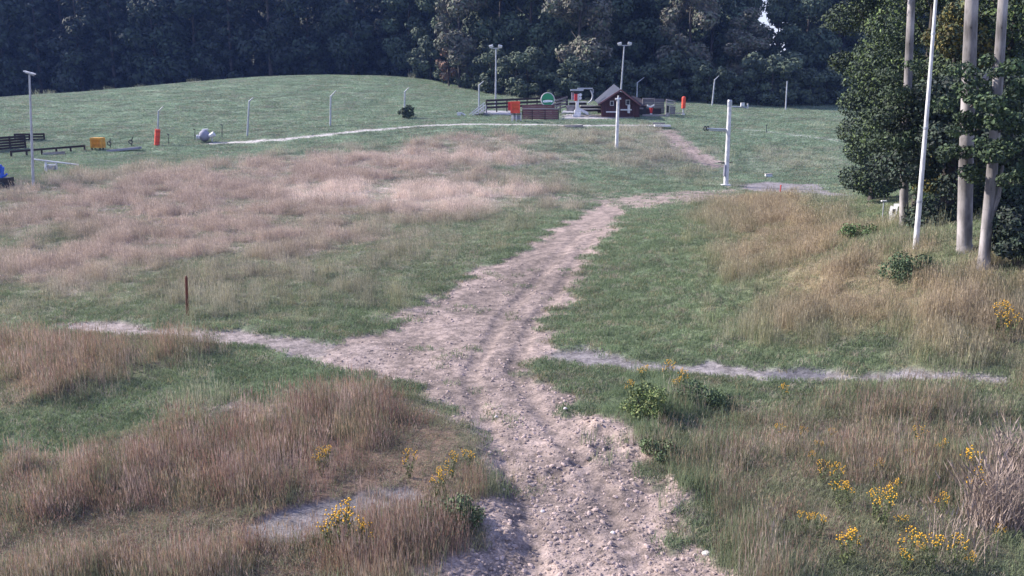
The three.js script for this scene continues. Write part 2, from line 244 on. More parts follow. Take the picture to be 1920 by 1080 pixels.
// ---------------------------------------------------------------- grass
function patchGeo(seed, n, R, h0, h1, w, lean, head) { // a patch of blades
  const r = rngOf(seed), P = [], Cc = [];
  for (let i = 0; i < n; i++) {
    const a = r() * 6.283, q = Math.sqrt(r()) * R, x = Math.cos(a) * q, z = Math.sin(a) * q, h = lerp(h0, h1, r()), t = r() * 6.283, l = lean * h * (0.3 + r()), lx = Math.cos(t) * l, lz = Math.sin(t) * l, b = r() * 6.283, wx = Math.cos(b) * w, wz = Math.sin(b) * w, v = 0.7 + 0.6 * r();
    const m = [x + lx * 0.35, h * 0.55, z + lz * 0.35], e = [x + lx, h * (1 - 0.2 * lean), z + lz];
    P.push(x - wx, 0, z - wz, x + wx, 0, z + wz, m[0] + wx * 0.7, m[1], m[2] + wz * 0.7, x - wx, 0, z - wz, m[0] + wx * 0.7, m[1], m[2] + wz * 0.7, m[0] - wx * 0.7, m[1], m[2] - wz * 0.7);
    P.push(m[0] - wx * 0.7, m[1], m[2] - wz * 0.7, m[0] + wx * 0.7, m[1], m[2] + wz * 0.7, ...e); let nv = 9;
    if (head) { const hw = w * 1.7, y0 = h * 0.78, k = 0.8; P.push(x + lx * k - wz / w * hw, y0, z + lz * k + wx / w * hw, x + lx * k + wz / w * hw, y0 + 0.02, z + lz * k - wx / w * hw, e[0], e[1] + 0.04, e[2]); nv = 12; }
    for (let k = 0; k < nv; k++) Cc.push(v, v, v);
  }
  const g = new THREE.BufferGeometry(); g.setAttribute('position', new THREE.Float32BufferAttribute(P, 3)); g.setAttribute('color', new THREE.Float32BufferAttribute(Cc, 3)); g.computeVertexNormals(); return g;
}
{
  const kinds = {
    short_grass: { geo: patchGeo(11, 40, 0.26, 0.04, 0.14, 0.007, 0.8, false), at: [], label: 'short green turf beside the track and over the slope' },
    dry_grass: { geo: patchGeo(12, 34, 0.27, 0.12, 0.42, 0.0036, 0.38, true), at: [], label: 'dry straw-coloured grass in broad pale patches over the slope' },
    brown_grass: { geo: patchGeo(13, 32, 0.27, 0.08, 0.42, 0.0029, 0.38, true), at: [], label: 'tall reddish-brown grass with seed heads in the foreground' },
    mixed_grass: { geo: patchGeo(14, 38, 0.25, 0.04, 0.27, 0.0048, 0.65, false), at: [], label: 'knee-high green grass between the brown stalks' },
  };
  const r = rngOf(5);
  for (let d = 8; d < 178;) {
    const dens = 80 * Math.pow(13 / Math.max(d, 13), 1.35), half = 0.62 * d + 3, step = 0.35 + d * 0.006, n = dens * step * half * 2;
    for (let i = 0; i < n; i++) {
      const x = (r() * 2 - 1) * half, z = -(d + r() * step), c = cover(x, z); if (r() < c.dirt * 1.05 - 0.02 - 0.10 * smooth(0.5, 0.72, c.clump) || c.slab > 0.1) continue;
      const big = 1 + smooth(20, 120, d) * 2.2, gc = grassColor(c); let kind = 'short_grass', sy = 0.8 + 0.7 * r();
      const pr = r(), cl = smooth(0.34, 0.60, c.clump), mixd = 0.25 + 0.65 * cl; if (pr < Math.max(c.d4 * mixd, c.d5 * (0.45 + 0.5 * cl), c.d6 * 0.72 * mixd)) { kind = r() < 0.62 ? 'brown_grass' : 'mixed_grass'; } else if (pr < Math.max(c.d1 * 0.85, c.d2 * 0.6, c.d3 * 0.95, c.d7 * 0.4) * mixd) kind = 'dry_grass'; else if (c.d6 > 0.4 || c.d5 > 0.4 || c.weeds > 0.4 || (c.d3 > 0.3 && r() < 0.6)) kind = 'mixed_grass';
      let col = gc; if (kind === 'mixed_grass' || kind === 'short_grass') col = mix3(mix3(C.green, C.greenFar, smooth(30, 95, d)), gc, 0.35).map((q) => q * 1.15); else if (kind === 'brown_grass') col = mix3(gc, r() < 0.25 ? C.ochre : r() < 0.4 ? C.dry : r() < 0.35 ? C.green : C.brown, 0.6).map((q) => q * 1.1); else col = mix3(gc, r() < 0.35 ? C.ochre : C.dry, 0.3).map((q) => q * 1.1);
      if (kind === 'short_grass' && r() < 0.16 + 0.3 * Math.max(0, -c.n2)) { col = mix3(col, r() < 0.5 ? C.dry : C.ochre, 0.6); } const v = 0.75 + 0.5 * r() + c.n1 * 0.5; if (kind !== 'short_grass') sy *= Math.max(c.d3 > 0.3 || c.d6 > 0.3 ? 0.62 : 0.3, 0.25 + 1.25 * smooth(0.28, 0.68, c.clump) + 0.7 * c.n1 + (r() < 0.05 ? 0.5 : 0)); if (d > 60) sy *= lerp(1, 0.8, smooth(60, 120, d));
      kinds[kind].at.push([x, groundY(x, z) - 0.015, z, big, sy, r() * 6.283, col.map((q) => q * v)]);
    }
    d += step;
  }
  const m4 = new THREE.Matrix4(), q = new THREE.Quaternion(), up = V(0, 1, 0), cc = new THREE.Color(); let tot = 0;
  for (const [name, k] of Object.entries(kinds)) {
    const im = new THREE.InstancedMesh(k.geo, M.blade, k.at.length); im.name = name; tot += k.at.length;
    k.at.forEach((a, i) => { q.setFromAxisAngle(up, a[5]); m4.compose(V(a[0], a[1], a[2]), q, V(a[3], a[4] * (1 + (a[3] - 1) * 0.12), a[3])); im.setMatrixAt(i, m4); cc.setRGB(...a[6]); im.setColorAt(i, cc); });
    im.castShadow = im.receiveShadow = true; im.userData = { kind: 'stuff', label: k.label, category: 'grass' }; scene.add(im);
  }
  console.log('grass patches', tot);
}

// ---------------------------------------------------------------- stones on the track
function stoneGeo(seed, det = 1) { const g = new THREE.IcosahedronGeometry(1, det), p = g.attributes.position; for (let i = 0; i < p.count; i++) { const x = p.getX(i), y = p.getY(i), z = p.getZ(i), s = 0.7 + 0.6 * fbm(x * 1.7 + seed * 7.3 + 5, y * 1.7 + z * 2.3 + 11, 2); p.setXYZ(i, x * s, y * s * 0.65, z * s * 0.85); } g.computeVertexNormals(); return g; }
{
  const r = rngOf(77), list = [];
  for (let i = 0; i < 120000 && list.length < 9500; i++) { const d = 9 + Math.pow(r(), 1.8) * 30, x = (r() * 2 - 1) * (0.3 * d + 2), z = -d, c = cover(x, z); if (c.tan < 0.7 || r() < c.rut * 0.7 || r() > 0.35 + 1.3 * fbm(x * 0.7, z * 0.7, 2) - 0.7 * smooth(15, 28, d)) continue; list.push([x, groundY(x, z), z, 0.009 + 0.05 * Math.pow(r(), 5)]); }
  const im = new THREE.InstancedMesh(stoneGeo(3, 0), std([1, 1, 1], { roughness: 0.95 }), list.length), m4 = new THREE.Matrix4(), cc = new THREE.Color(); im.name = 'gravel';
  list.forEach((a, i) => { m4.compose(V(a[0], a[1] + a[3] * 0.05, a[2]), new THREE.Quaternion().setFromEuler(new THREE.Euler(r() * 0.6, r() * 6.28, r() * 0.6)), V(a[3] * (0.8 + r() * 0.8), a[3], a[3])); im.setMatrixAt(i, m4); const v = 0.55 + 0.75 * r(); cc.setRGB(0.34 * v, 0.265 * v, 0.24 * v); im.setColorAt(i, cc); });
  im.castShadow = im.receiveShadow = true; im.userData = { kind: 'stuff', label: 'loose stones and gravel strewn over the dirt track', category: 'gravel' }; scene.add(im);
  const S = [[1325, 1036, 0.075, 'white', 'pale round stone at the right edge of the track, nearest the bottom of the picture'], [1018, 958, 0.05, 'pale', 'small white stone in the middle of the stony track'], [1150, 990, 0.05, 'pale', 'pale stone on the track right of the dark weeds'], [1104, 856, 0.07, 'dark', 'dark clod at the broken step across the track'], [1135, 838, 0.075, 'dark', 'dark clod at the upper end of the broken step across the track'], [1085, 868, 0.06, 'dark', 'dark clod at the lower end of the broken step across the track'], [1060, 765, 0.05, 'pale', 'pale flat stone on the track below the path crossing'], [930, 778, 0.05, 'pale', 'pale stone at the left edge of the track under the tall grass']];
  S.forEach(([px, py, s, k, label], i) => { const p = G(px, py), m = obj('stone', stoneGeo(20 + i, 2), k === 'white' ? std([0.72, 0.66, 0.62]) : k === 'pale' ? std([0.6, 0.54, 0.53]) : std([0.10, 0.08, 0.09])); m.position.set(p.x, groundY(p.x, p.z) + s * 0.2, p.z); m.scale.setScalar(s); m.rotation.y = i; tag(m, label, 'stone'); });
}

// ---------------------------------------------------------------- trees
function leafMesh(seed, lobes, n, size, cols, flat = 0.8) { // leaf-sized faces on the outer parts of many lobes
  const r = rngOf(seed), W = lobes.map((l) => l[3] * l[3]), T = W.reduce((a, b) => a + b, 0), P = new Float32Array(n * 18), K = new Float32Array(n * 18), tone = lobes.map(() => 0.75 + 0.5 * r()); let li = 0, acc = W[0];
  const dir = () => { const u = r() * 2 - 1, a = r() * 6.283, s = Math.sqrt(1 - u * u); return [s * Math.cos(a), u, s * Math.sin(a)]; };
  for (let i = 0; i < n; i++) {
    while (acc < ((i + 0.5) / n) * T && li < lobes.length - 1) acc += W[++li];
    const L = lobes[li], v = dir(), rr = L[3] * (0.45 + 0.6 * Math.sqrt(r())) * (0.85 + 0.35 * fbm(v[0] * 2.2 + li * 3.1, v[1] * 2.2 + v[2] * 1.7 + li, 2)), x = L[0] + v[0] * rr, y = L[1] + v[1] * rr * flat, z = L[2] + v[2] * rr;
    const q = dir(), al0 = size < 0.2 ? 0.8 : 1.4, nx = v[0] * al0 + q[0], ny = v[1] * al0 + q[1] + 0.3, nz = v[2] * al0 + q[2], w = dir(); let ax = ny * w[2] - nz * w[1], ay = nz * w[0] - nx * w[2], az = nx * w[1] - ny * w[0]; const al = Math.hypot(ax, ay, az) || 1, nl = Math.hypot(nx, ny, nz) || 1; ax /= al; ay /= al; az /= al;
    let bx = (ny * az - nz * ay) / nl, by = (nz * ax - nx * az) / nl, bz = (nx * ay - ny * ax) / nl; const s = size * (0.55 + 0.9 * r()), t = s * 0.55, o = i * 18;
    P.set([x - ax * s, y - ay * s, z - az * s, x + bx * t, y + by * t + 0.12 * s, z + bz * t, x + ax * s, y + ay * s, z + az * s, x - ax * s, y - ay * s, z - az * s, x + ax * s, y + ay * s, z + az * s, x - bx * t, y - by * t + 0.12 * s, z - bz * t], o);
    const c = cols[Math.floor(r() * cols.length)], b = tone[li] * (size > 0.2 ? 0.85 + 0.3 * r() : 0.65 + 0.7 * r()); for (let k = 0; k < 6; k++) { K[o + k * 3] = c[0] * b; K[o + k * 3 + 1] = c[1] * b; K[o + k * 3 + 2] = c[2] * b; }
  }
  const g = new THREE.BufferGeometry(); g.setAttribute('position', new THREE.BufferAttribute(P, 3)); g.setAttribute('color', new THREE.BufferAttribute(K, 3)); g.computeVertexNormals(); return g;
}
function lobesOf(seed, n, H, cb, R, shape = 1) { const r = rngOf(seed), out = []; for (let i = 0; i < n; i++) { const t = Math.pow(r(), 0.85), y = H * (cb + (0.96 - cb) * t), prof = Math.pow(Math.sin(Math.PI * (0.12 + 0.80 * t)), 0.75 * shape) , a = i * 2.4 + r(), q = R * prof * (0.35 + 0.6 * r()); out.push([Math.cos(a) * q, y, Math.sin(a) * q, R * (0.24 + 0.18 * r()) * (n < 40 && H > 15 ? 1.25 : 1)]); } return out; }
function trunkGeo(H, r0, r1, seed, limbs, bend = 0.3) { const r = rngOf(seed), g = [], pts = []; for (let i = 0; i <= 6; i++) pts.push(V((r() - 0.5) * bend * i / 6, H * i / 6, (r() - 0.5) * bend * i / 6));
  for (let i = 0; i < 6; i++) g.push(bar(pts[i], pts[i + 1], lerp(r0, r1, i / 6), lerp(r0, r1, (i + 1) / 6), 9)); g.push(bar(V(0, -0.3, 0), V(0, 0.35, 0), r0 * 1.5, r0 * 1.02, 9));
  for (let i = 0; i < limbs; i++) { const t = 0.35 + 0.6 * (i / limbs), p = V(0, H * t, 0), a = i * 2.4; g.push(bar(p, p.clone().add(V(Math.cos(a) * H * 0.16, H * 0.10, Math.sin(a) * H * 0.16)), r0 * 0.35 * (1.1 - t), 0.03, 5)); } return g; }
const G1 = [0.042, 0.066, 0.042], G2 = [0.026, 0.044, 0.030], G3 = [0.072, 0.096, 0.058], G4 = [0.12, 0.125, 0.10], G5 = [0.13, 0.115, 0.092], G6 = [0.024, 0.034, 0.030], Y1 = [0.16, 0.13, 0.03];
function protoTree(name, label, cat, seed, H, cb, R, nl, n, size, cols, shape) { const t = thing(name, label, cat, V(0, -500, 0)); obj('trunk', trunkGeo(H * 0.85, H * 0.014 + 0.05, 0.06, seed, 6), M.bark, t); obj('crown', leafMesh(seed + 1, lobesOf(seed, nl, H, cb, R, shape), n, size, cols), M.leaf, t); return t; }
function coniferGeo(seed, H, R, n, cols) { const r = rngOf(seed), lobes = []; for (let i = 0; i < 60; i++) { const t = i / 60, q = R * (1 - t) * (0.55 + 0.4 * r()) + 0.2, a = i * 2.399; lobes.push([Math.cos(a) * q, H * (0.12 + 0.86 * t) - q * 0.25, Math.sin(a) * q, 0.5 + 0.9 * (1 - t)]); } return leafMesh(seed + 9, lobes, n, 0.3, cols, 0.55); }
const protos = [];
function useTree(t, p, turn, s, label, group) { if (!t.placed) { t.placed = true; t.position.copy(p); t.rotation.set(0, turn, 0); t.scale.set(...s); if (label) t.userData.label = label; if (group) t.userData.group = group; return t; } return copyOf(t, p, turn, s, label, group); }
const onG = (x, z, dy = -0.15) => V(x, base(x, z) + dy, z);
const px2x = (px, d) => at(px, 180, d).x;
{
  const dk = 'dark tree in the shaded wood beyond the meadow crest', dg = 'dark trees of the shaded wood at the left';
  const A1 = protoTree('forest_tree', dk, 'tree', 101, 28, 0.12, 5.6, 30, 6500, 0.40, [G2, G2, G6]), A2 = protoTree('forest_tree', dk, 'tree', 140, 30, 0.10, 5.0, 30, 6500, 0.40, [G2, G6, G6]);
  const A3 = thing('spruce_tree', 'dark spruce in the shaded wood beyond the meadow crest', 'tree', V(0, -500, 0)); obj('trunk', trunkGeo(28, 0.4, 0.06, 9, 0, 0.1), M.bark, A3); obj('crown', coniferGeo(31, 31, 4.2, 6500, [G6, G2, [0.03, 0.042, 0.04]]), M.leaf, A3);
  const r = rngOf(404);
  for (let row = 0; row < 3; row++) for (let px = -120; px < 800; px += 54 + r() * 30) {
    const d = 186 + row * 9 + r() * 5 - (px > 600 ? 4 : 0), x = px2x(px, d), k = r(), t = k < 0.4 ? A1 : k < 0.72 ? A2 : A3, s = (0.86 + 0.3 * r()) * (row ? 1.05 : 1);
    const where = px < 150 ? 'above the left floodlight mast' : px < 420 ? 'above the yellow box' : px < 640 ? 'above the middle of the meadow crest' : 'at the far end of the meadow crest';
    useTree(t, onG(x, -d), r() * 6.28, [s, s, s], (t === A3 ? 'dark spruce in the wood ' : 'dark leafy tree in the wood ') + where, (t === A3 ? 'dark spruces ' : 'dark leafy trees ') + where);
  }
  // the sunlit edge of the wood at the back
  const ml = 'broad green tree in the sunlit wood behind the lift station', mg = 'green trees in the sunlit wood behind the lift station';
  const B1 = protoTree('broadleaf_tree', ml, 'tree', 201, 24, 0.10, 4.8, 30, 8500, 0.34, [[0.055, 0.09, 0.052], G3, [0.065, 0.10, 0.06]]), B2 = protoTree('broadleaf_tree', ml, 'tree', 230, 26, 0.08, 4.4, 32, 8500, 0.34, [G1, [0.05, 0.082, 0.05], G3]);
  const L1 = protoTree('pale_tree', 'tall pale grey-green tree standing out of the wood behind the green round sign', 'tree', 260, 23, 0.05, 4.1, 36, 10500, 0.30, [G4, G3, G4, G5]);
  const BU = protoTree('shrub', 'bushy green shrub along the foot of the sunlit wood', 'shrub', 290, 6, 0.08, 2.5, 22, 3000, 0.22, [G1, G3, G3, [0.06, 0.085, 0.06]], 0.6);
  const sg = 'shrubs along the foot of the sunlit wood';
  for (let row = 0; row < 3; row++) for (let px = 770; px < 1740; px += 46 + r() * 26) {
    if (row === 2 && px > 1395 && px < 1475) continue; const edge = px < 960 ? lerp(172, 152, (px - 770) / 190) : px < 1300 ? 149 : 146;
    const d = edge + 5 + row * 9 + r() * 5, x = px2x(px, d), t = r() < 0.5 ? B1 : B2, low = px > 1385 && px < 1480, s = (0.85 + 0.25 * r()) * (low ? 0.66 : 1);
    const where = px < 960 ? 'behind the plank fence' : px < 1130 ? 'behind the green round sign and lift station' : px < 1300 ? 'behind the hut' : px < 1500 ? 'behind the lift tower' : 'beside the near tree belt';
    useTree(t, onG(x, -d), r() * 6.28, [s, s, s], 'broad green tree in the sunlit wood ' + where, 'broad green trees in the sunlit wood ' + where);
  }
  for (let px = 790; px < 1640; px += 15 + r() * 16) { const edge = px < 960 ? lerp(171, 146, (px - 790) / 170) : px < 1300 ? 141 : 137, d = edge + r() * 4, x = px2x(px, d), s = 0.55 + 0.75 * r(); const where = px < 900 ? 'at the end of the meadow' : px < 1060 ? 'behind the plank fence' : px < 1220 ? 'behind the hut' : px < 1340 ? 'behind the grey plank wall' : px < 1500 ? 'right of the lift tower' : 'right of the straight grey pole'; useTree(BU, onG(x, -d), r() * 6.28, [s * 1.1, s, s * 1.1], 'green shrub at the foot of the wood ' + where, 'green shrubs at the foot of the sunlit wood ' + where); }
  for (const [px, d, s, label] of [[1085, 146, [1.1, 1, 1.1]], [862, 158, [0.9, 1, 0.9], 'pale grey-green tree above the left end of the plank fence'], [1290, 147, [0.95, 0.95, 0.95], 'brownish grey tree to the right of the hut roof'], [1395, 146, [0.8, 0.62, 0.8], 'shorter pale tree below the gap of open sky']]) useTree(L1, onG(px2x(px, d), -d), px, s, label || L1.userData.label);
  const OR = protoTree('russet_shrub', 'small russet-leaved tree at the meadow end of the wood', 'tree', 320, 7, 0.2, 2.1, 18, 2200, 0.24, [[0.15, 0.075, 0.05], G5, [0.13, 0.09, 0.06]]); useTree(OR, onG(px2x(842, 158), -158), 0, [1, 1.25, 1]);
  // wooded hill far behind: reads as one mass
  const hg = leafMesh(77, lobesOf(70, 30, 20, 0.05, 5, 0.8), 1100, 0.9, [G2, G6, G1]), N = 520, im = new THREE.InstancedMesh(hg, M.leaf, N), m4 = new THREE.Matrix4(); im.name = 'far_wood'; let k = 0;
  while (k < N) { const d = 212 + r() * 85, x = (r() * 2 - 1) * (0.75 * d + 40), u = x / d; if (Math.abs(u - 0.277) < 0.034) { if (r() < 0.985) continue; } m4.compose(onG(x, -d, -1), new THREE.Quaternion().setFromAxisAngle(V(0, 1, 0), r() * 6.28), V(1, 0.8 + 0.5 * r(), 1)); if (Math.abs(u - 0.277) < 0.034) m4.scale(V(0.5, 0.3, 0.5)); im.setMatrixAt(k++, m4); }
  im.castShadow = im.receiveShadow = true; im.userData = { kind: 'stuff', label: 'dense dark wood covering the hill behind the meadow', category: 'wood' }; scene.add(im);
}
// big trees close by on the right
{
  const near = (seed, label, px, d, H, R, cb, nl, n, cols, shape = 0.7) => { const p = onG(px2x(px, d), -d), t = thing('leafy_tree', label, 'tree', p); obj('trunk', trunkGeo(H * 0.85, 0.18, 0.05, seed, 7, 0.6), M.bark, t); obj('crown', leafMesh(seed + 5, lobesOf(seed, nl, H, cb, R, shape), n, 0.072, cols, 0.75), M.leaf, t); return t; };
  near(501, 'bushy dark green tree leafy to the ground at the left end of the tree belt', 1650, 50, 22, 2.7, 0.04, 80, 95000, [G2, G2, G1, [0.085, 0.125, 0.045]], 0.45);
  near(520, 'dense dark green tree behind the slender pale pole', 1735, 44, 21, 3.3, 0.04, 80, 90000, [G2, G1, [0.09, 0.135, 0.042]], 0.45);
  near(540, 'yellow-green tree between the pale pole and the thick beech trunk', 1790, 36, 8.5, 1.5, 0.12, 34, 26000, [[0.075, 0.085, 0.03], G1, Y1, [0.09, 0.08, 0.035]], 0.6);
  near(560, 'dark green tree filling the right edge of the picture', 1890, 37, 18, 3.1, 0.04, 70, 80000, [G2, G1, [0.09, 0.135, 0.042]], 0.45);
  near(580, 'low dark green tree behind the trunks at the foot of the tree belt', 1800, 32, 5.2, 2.4, 0.03, 36, 34000, [G2, G6, G1], 0.5);
  const bush = (seed, label, px, py, H, R, n, cols, size = 0.07) => { const p = G(px, py), t = thing('bush', label, 'bush', p); const lb = lobesOf(seed, 16, H, 0.12, R, 0.6); obj('foliage', leafMesh(seed, lb, n, size, cols), M.leaf, t); obj('stem', [0, 1, 2, 3].map((k) => bar(V(0, -0.1, 0), V(Math.cos(k * 1.7) * R * 0.5, H * 0.7, Math.sin(k * 1.7) * R * 0.5), 0.02, 0.008, 5)), M.bark, t); return t; };
  bush(610, 'dark green bush at the foot of the forked beech at the right edge', 1905, 500, 1.7, 0.9, 5000, [G2, G1, G6]);
  bush(620, 'dark bush standing alone in the brown grass of the bank', 1705, 520, 0.6, 0.8, 2400, [[0.07, 0.11, 0.05], [0.055, 0.09, 0.045]], 0.04);
  bush(630, 'bright green tuft of leaves on the bank below the small white sign', 1605, 448, 0.5, 0.75, 1800, [[0.10, 0.17, 0.06], [0.12, 0.18, 0.08]], 0.04);
  bush(640, 'yellow-green weedy bush at the right edge of the track below the grey path', 1215, 790, 0.8, 0.55, 3000, [[0.12, 0.17, 0.05], [0.15, 0.17, 0.06], [0.09, 0.13, 0.05]], 0.03);
  bush(645, 'dark green bush beside the yellow-green weeds under the grey path', 1310, 760, 0.5, 0.6, 2600, [[0.07, 0.11, 0.045], [0.09, 0.13, 0.06], [0.06, 0.095, 0.05]], 0.03);
  bush(650, 'low leafy weeds spreading at the bend of the track edge', 1235, 862, 0.35, 0.4, 2200, [[0.10, 0.15, 0.06], [0.12, 0.16, 0.08]], 0.03);
  bush(655, 'green weedy clump at the left edge of the track in front of the tall grass', 850, 1000, 0.55, 0.6, 2600, [[0.08, 0.12, 0.05], [0.10, 0.13, 0.06]], 0.03);
  bush(660, 'round dark shrub at the foot of a bent pole on the meadow', 763, 222, 1.35, 0.95, 1600, [G1, G3], 0.12);
  // beeches with pale trunks
  const beech = (label, pts, r0, r1, extra, lobes, n, seed) => { // pts: picture points with distances, from foot to top
    const P = pts.map(([x, y, d]) => at(x, y, d)), o = P[0], t = thing('beech_tree', label, 'tree', o), L = P.map((p) => p.clone().sub(o)), g = [bar(V(0, -0.5, 0), V(0, 0.25, 0), r0 * 1.35, r0 * 1.03, 14)];
    const cv = new THREE.CatmullRomCurve3(L); const N = 14; for (let i = 0; i < N; i++) g.push(bar(cv.getPoint(i / N), cv.getPoint((i + 1) / N), lerp(r0, r1, i / N) , lerp(r0, r1, (i + 1) / N), 14));
    obj('trunk', g, M.beech, t); if (extra) for (const e of extra) { const Q = e.map(([x, y, d]) => at(x, y, d).sub(o)); obj('limb', [bar(Q[0], Q[1], r0 * 0.55, r0 * 0.4, 9), bar(Q[1], Q[2], r0 * 0.4, r0 * 0.22, 9)], M.beech, t); }
    const sp = lobes.flatMap(([x, y, d, rad], i) => [0, 1, 2].map((k) => { const p = at(x + Math.sin(i * 3.1 + k * 2.1) * 30, y + Math.cos(i * 1.7 + k * 2.4) * 24, d - 0.25 * k).sub(o); return [p.x, p.y, p.z, rad * (0.5 + 0.4 * ((i + k) % 3) / 2)]; })), lb = [], top = L[L.length - 1];
    obj('foliage', leafMesh(seed + 3, sp, n * 0.5 | 0, 0.06, [[0.036, 0.066, 0.028], [0.026, 0.048, 0.026], [0.055, 0.085, 0.035], G2], 0.6), M.leaf, t); sp.filter((q, i) => i % 3 === 0).forEach((q) => { let best = L[0]; for (const u of cv.getPoints(30)) if (Math.abs(u.y - (q[1] - 0.35)) < Math.abs(best.y - (q[1] - 0.35))) best = u; obj('branch', bar(best.clone(), V(q[0], q[1], q[2]), 0.035, 0.012, 5), M.bark, t); }); const rr = rngOf(seed); for (let i = 0; i < 26; i++) lb.push([top.x + (rr() - 0.5) * 6, top.y + 0.5 + rr() * 6, top.z + (rr() - 0.5) * 5, 0.8 + rr() * 0.6]);
    obj('crown', leafMesh(seed, lb, 9000, 0.08, [G2, G1, [0.04, 0.08, 0.03], G1, [0.06, 0.10, 0.04]], 0.7), M.leaf, t); return t; };
  beech('straight pale beech trunk beside the black and white figure', [[1694, 428, 33], [1697, 290, 33], [1704, 120, 33], [1709, 0, 33.2], [1714, -120, 33.4]], 0.158, 0.115, null, [[1690, 140, 32, 0.45], [1712, 190, 31.8, 0.5], [1680, 230, 32, 0.55], [1720, 260, 31.8, 0.45], [1650, 200, 33, 0.6], [1655, 280, 33.5, 0.6], [1700, 285, 32, 0.3]], 9000, 701);
  beech('thickest pale beech trunk, right of the slender pale pole', [[1808, 474, 27], [1811, 330, 27], [1816, 160, 27], [1822, 0, 27.2], [1826, -140, 27.3]], 0.22, 0.165, [[[1814, 200, 27], [1845, 150, 26.8], [1880, 110, 27]]], [[1830, 130, 26.3, 0.42], [1845, 180, 26, 0.5], [1815, 255, 26, 0.35], [1860, 220, 26, 0.45], [1835, 310, 26, 0.5], [1800, 300, 26.5, 0.35], [1870, 300, 26, 0.4], [1800, 200, 26, 0.4], [1790, 270, 26.3, 0.35]], 10000, 720);
  beech('forked pale beech trunk nearest the right edge', [[1844, 496, 25.5], [1853, 400, 25.5], [1862, 300, 25.6], [1872, 140, 25.8], [1882, -20, 26], [1888, -150, 26.2]], 0.16, 0.12, [[[1852, 420, 25.5], [1872, 370, 25.4], [1880, 310, 25.5]]], [[1880, 190, 25, 0.42], [1905, 240, 25, 0.5], [1885, 300, 24.8, 0.45], [1915, 330, 25, 0.4], [1860, 250, 25.2, 0.3], [1895, 140, 25, 0.4]], 9000, 740);
  // a tree outside the left edge whose shade lies on the grass there
  near(780, 'leafy tree standing beyond the left edge of the meadow', -190, 70, 11, 3.4, 0.1, 30, 6000, [G2, G1]);
}

// ---------------------------------------------------------------- ragwort and reeds
{
  const proto = thing('ragwort_plant', '', 'plant', V(0, -500, 0)), r = rngOf(900), st = [], fl = [], lf = [];
  for (let s = 0; s < 5; s++) { const a = s * 1.3 + r(), tip = V(Math.cos(a) * (0.06 + 0.16 * r()), 0.32 + 0.22 * r(), Math.sin(a) * (0.06 + 0.16 * r())); st.push(bar(V(0, -0.03, 0), tip, 0.007, 0.004, 5)); for (let k = 0; k < 8; k++) { const q = tip.clone().add(V((r() - 0.5) * 0.17, (r() - 0.4) * 0.13, (r() - 0.5) * 0.17)); st.push(bar(tip.clone().multiplyScalar(0.86), q, 0.003, 0.002, 3)); const f = new THREE.SphereGeometry(0.010 + 0.008 * r(), 6, 4); f.scale(1, 0.6, 1); f.translate(q.x, q.y, q.z); fl.push(f); }
    for (let k = 0; k < 10; k++) lf.push([tip.x * k / 10 + (r() - 0.5) * 0.06, 0.05 + tip.y * k / 12, tip.z * k / 10 + (r() - 0.5) * 0.06, 0.05]); }
  const gm = std([0.10, 0.12, 0.05]); obj('stem', st, gm, proto); obj('flowers', fl, M.petal, proto); obj('foliage', leafMesh(901, lf, 130, 0.022, [[0.08, 0.11, 0.04], [0.11, 0.13, 0.05]]), M.leaf, proto);
  const put = (list, label, group) => list.forEach(([px, py, s]) => { const p = G(px, py + 12), q = V(p.x, groundY(p.x, p.z), p.z); useTree(proto, q, px * 0.7, [s * 0.75, s * 1.05, s * 0.75], label, group); });
  put([[1720, 838, 0.9], [1762, 858, 0.8], [1540, 902, 0.8], [1566, 912, 0.9], [1572, 952, 1], [1655, 990, 1.3], [1640, 975, 1], [1582, 1056, 1.2], [1596, 1040, 0.9], [1700, 1056, 1.1], [1742, 1064, 1.2], [1535, 1005, 0.8], [1820, 910, 1.4], [1826, 940, 1.2], [1672, 938, 0.8], [1790, 1060, 1], [1470, 745, 0.8]], 'yellow-flowered ragwort in the brown grass right of the track', 'ragwort in the brown grass right of the track');
  { const extra = [], q = rngOf(66); for (let i = 0; i < 16; i++) extra.push([1440 + q() * 440, 820 + q() * 250, 0.5 + 0.35 * q()]); put(extra, 'yellow-flowered ragwort in the brown grass right of the track', 'ragwort in the brown grass right of the track'); }
  put([[1872, 612, 1.3], [1890, 628, 1.3], [1884, 600, 1.2]], 'yellow-flowered ragwort on the bank under the trees at the right edge', 'ragwort on the bank under the trees');
  put([[1205, 718, 1], [1252, 716, 1.1], [1282, 728, 1], [1180, 742, 0.8], [1268, 740, 0.9]], 'yellow-flowered ragwort among the weeds beside the grey path', 'ragwort among the weeds by the grey path');
  put([[604, 895, 1], [612, 880, 0.9], [640, 1035, 1.5], [622, 1050, 1.3], [664, 1045, 1.4], [690, 1050, 1], [768, 900, 1], [832, 930, 0.9], [848, 900, 0.9], [820, 945, 1], [880, 890, 0.9]], 'yellow-flowered ragwort in the tall grass left of the track', 'ragwort in the tall grass left of the track');
  const reed = (px, py, label, n, H, seed) => { const p = G(px, py), t = thing('dry_grass_clump', label, 'grass clump', V(p.x, groundY(p.x, p.z), p.z)), g = patchGeo(seed, n, 0.55, H * 0.45, H, 0.006, 0.5, true); const m = std([0.30, 0.235, 0.205], { side: THREE.DoubleSide, vertexColors: true }); obj('stalks', g, m, t); return t; };
  reed(1870, 985, 'tall pale clump of dry stalks at the lower right edge', 620, 1.35, 31); reed(1905, 900, 'pale clump of dry stalks behind the tallest clump at the right edge', 420, 1.2, 32); reed(1800, 1040, 'small sparse clump of bent dry stalks near the bottom right', 90, 0.9, 33);
}

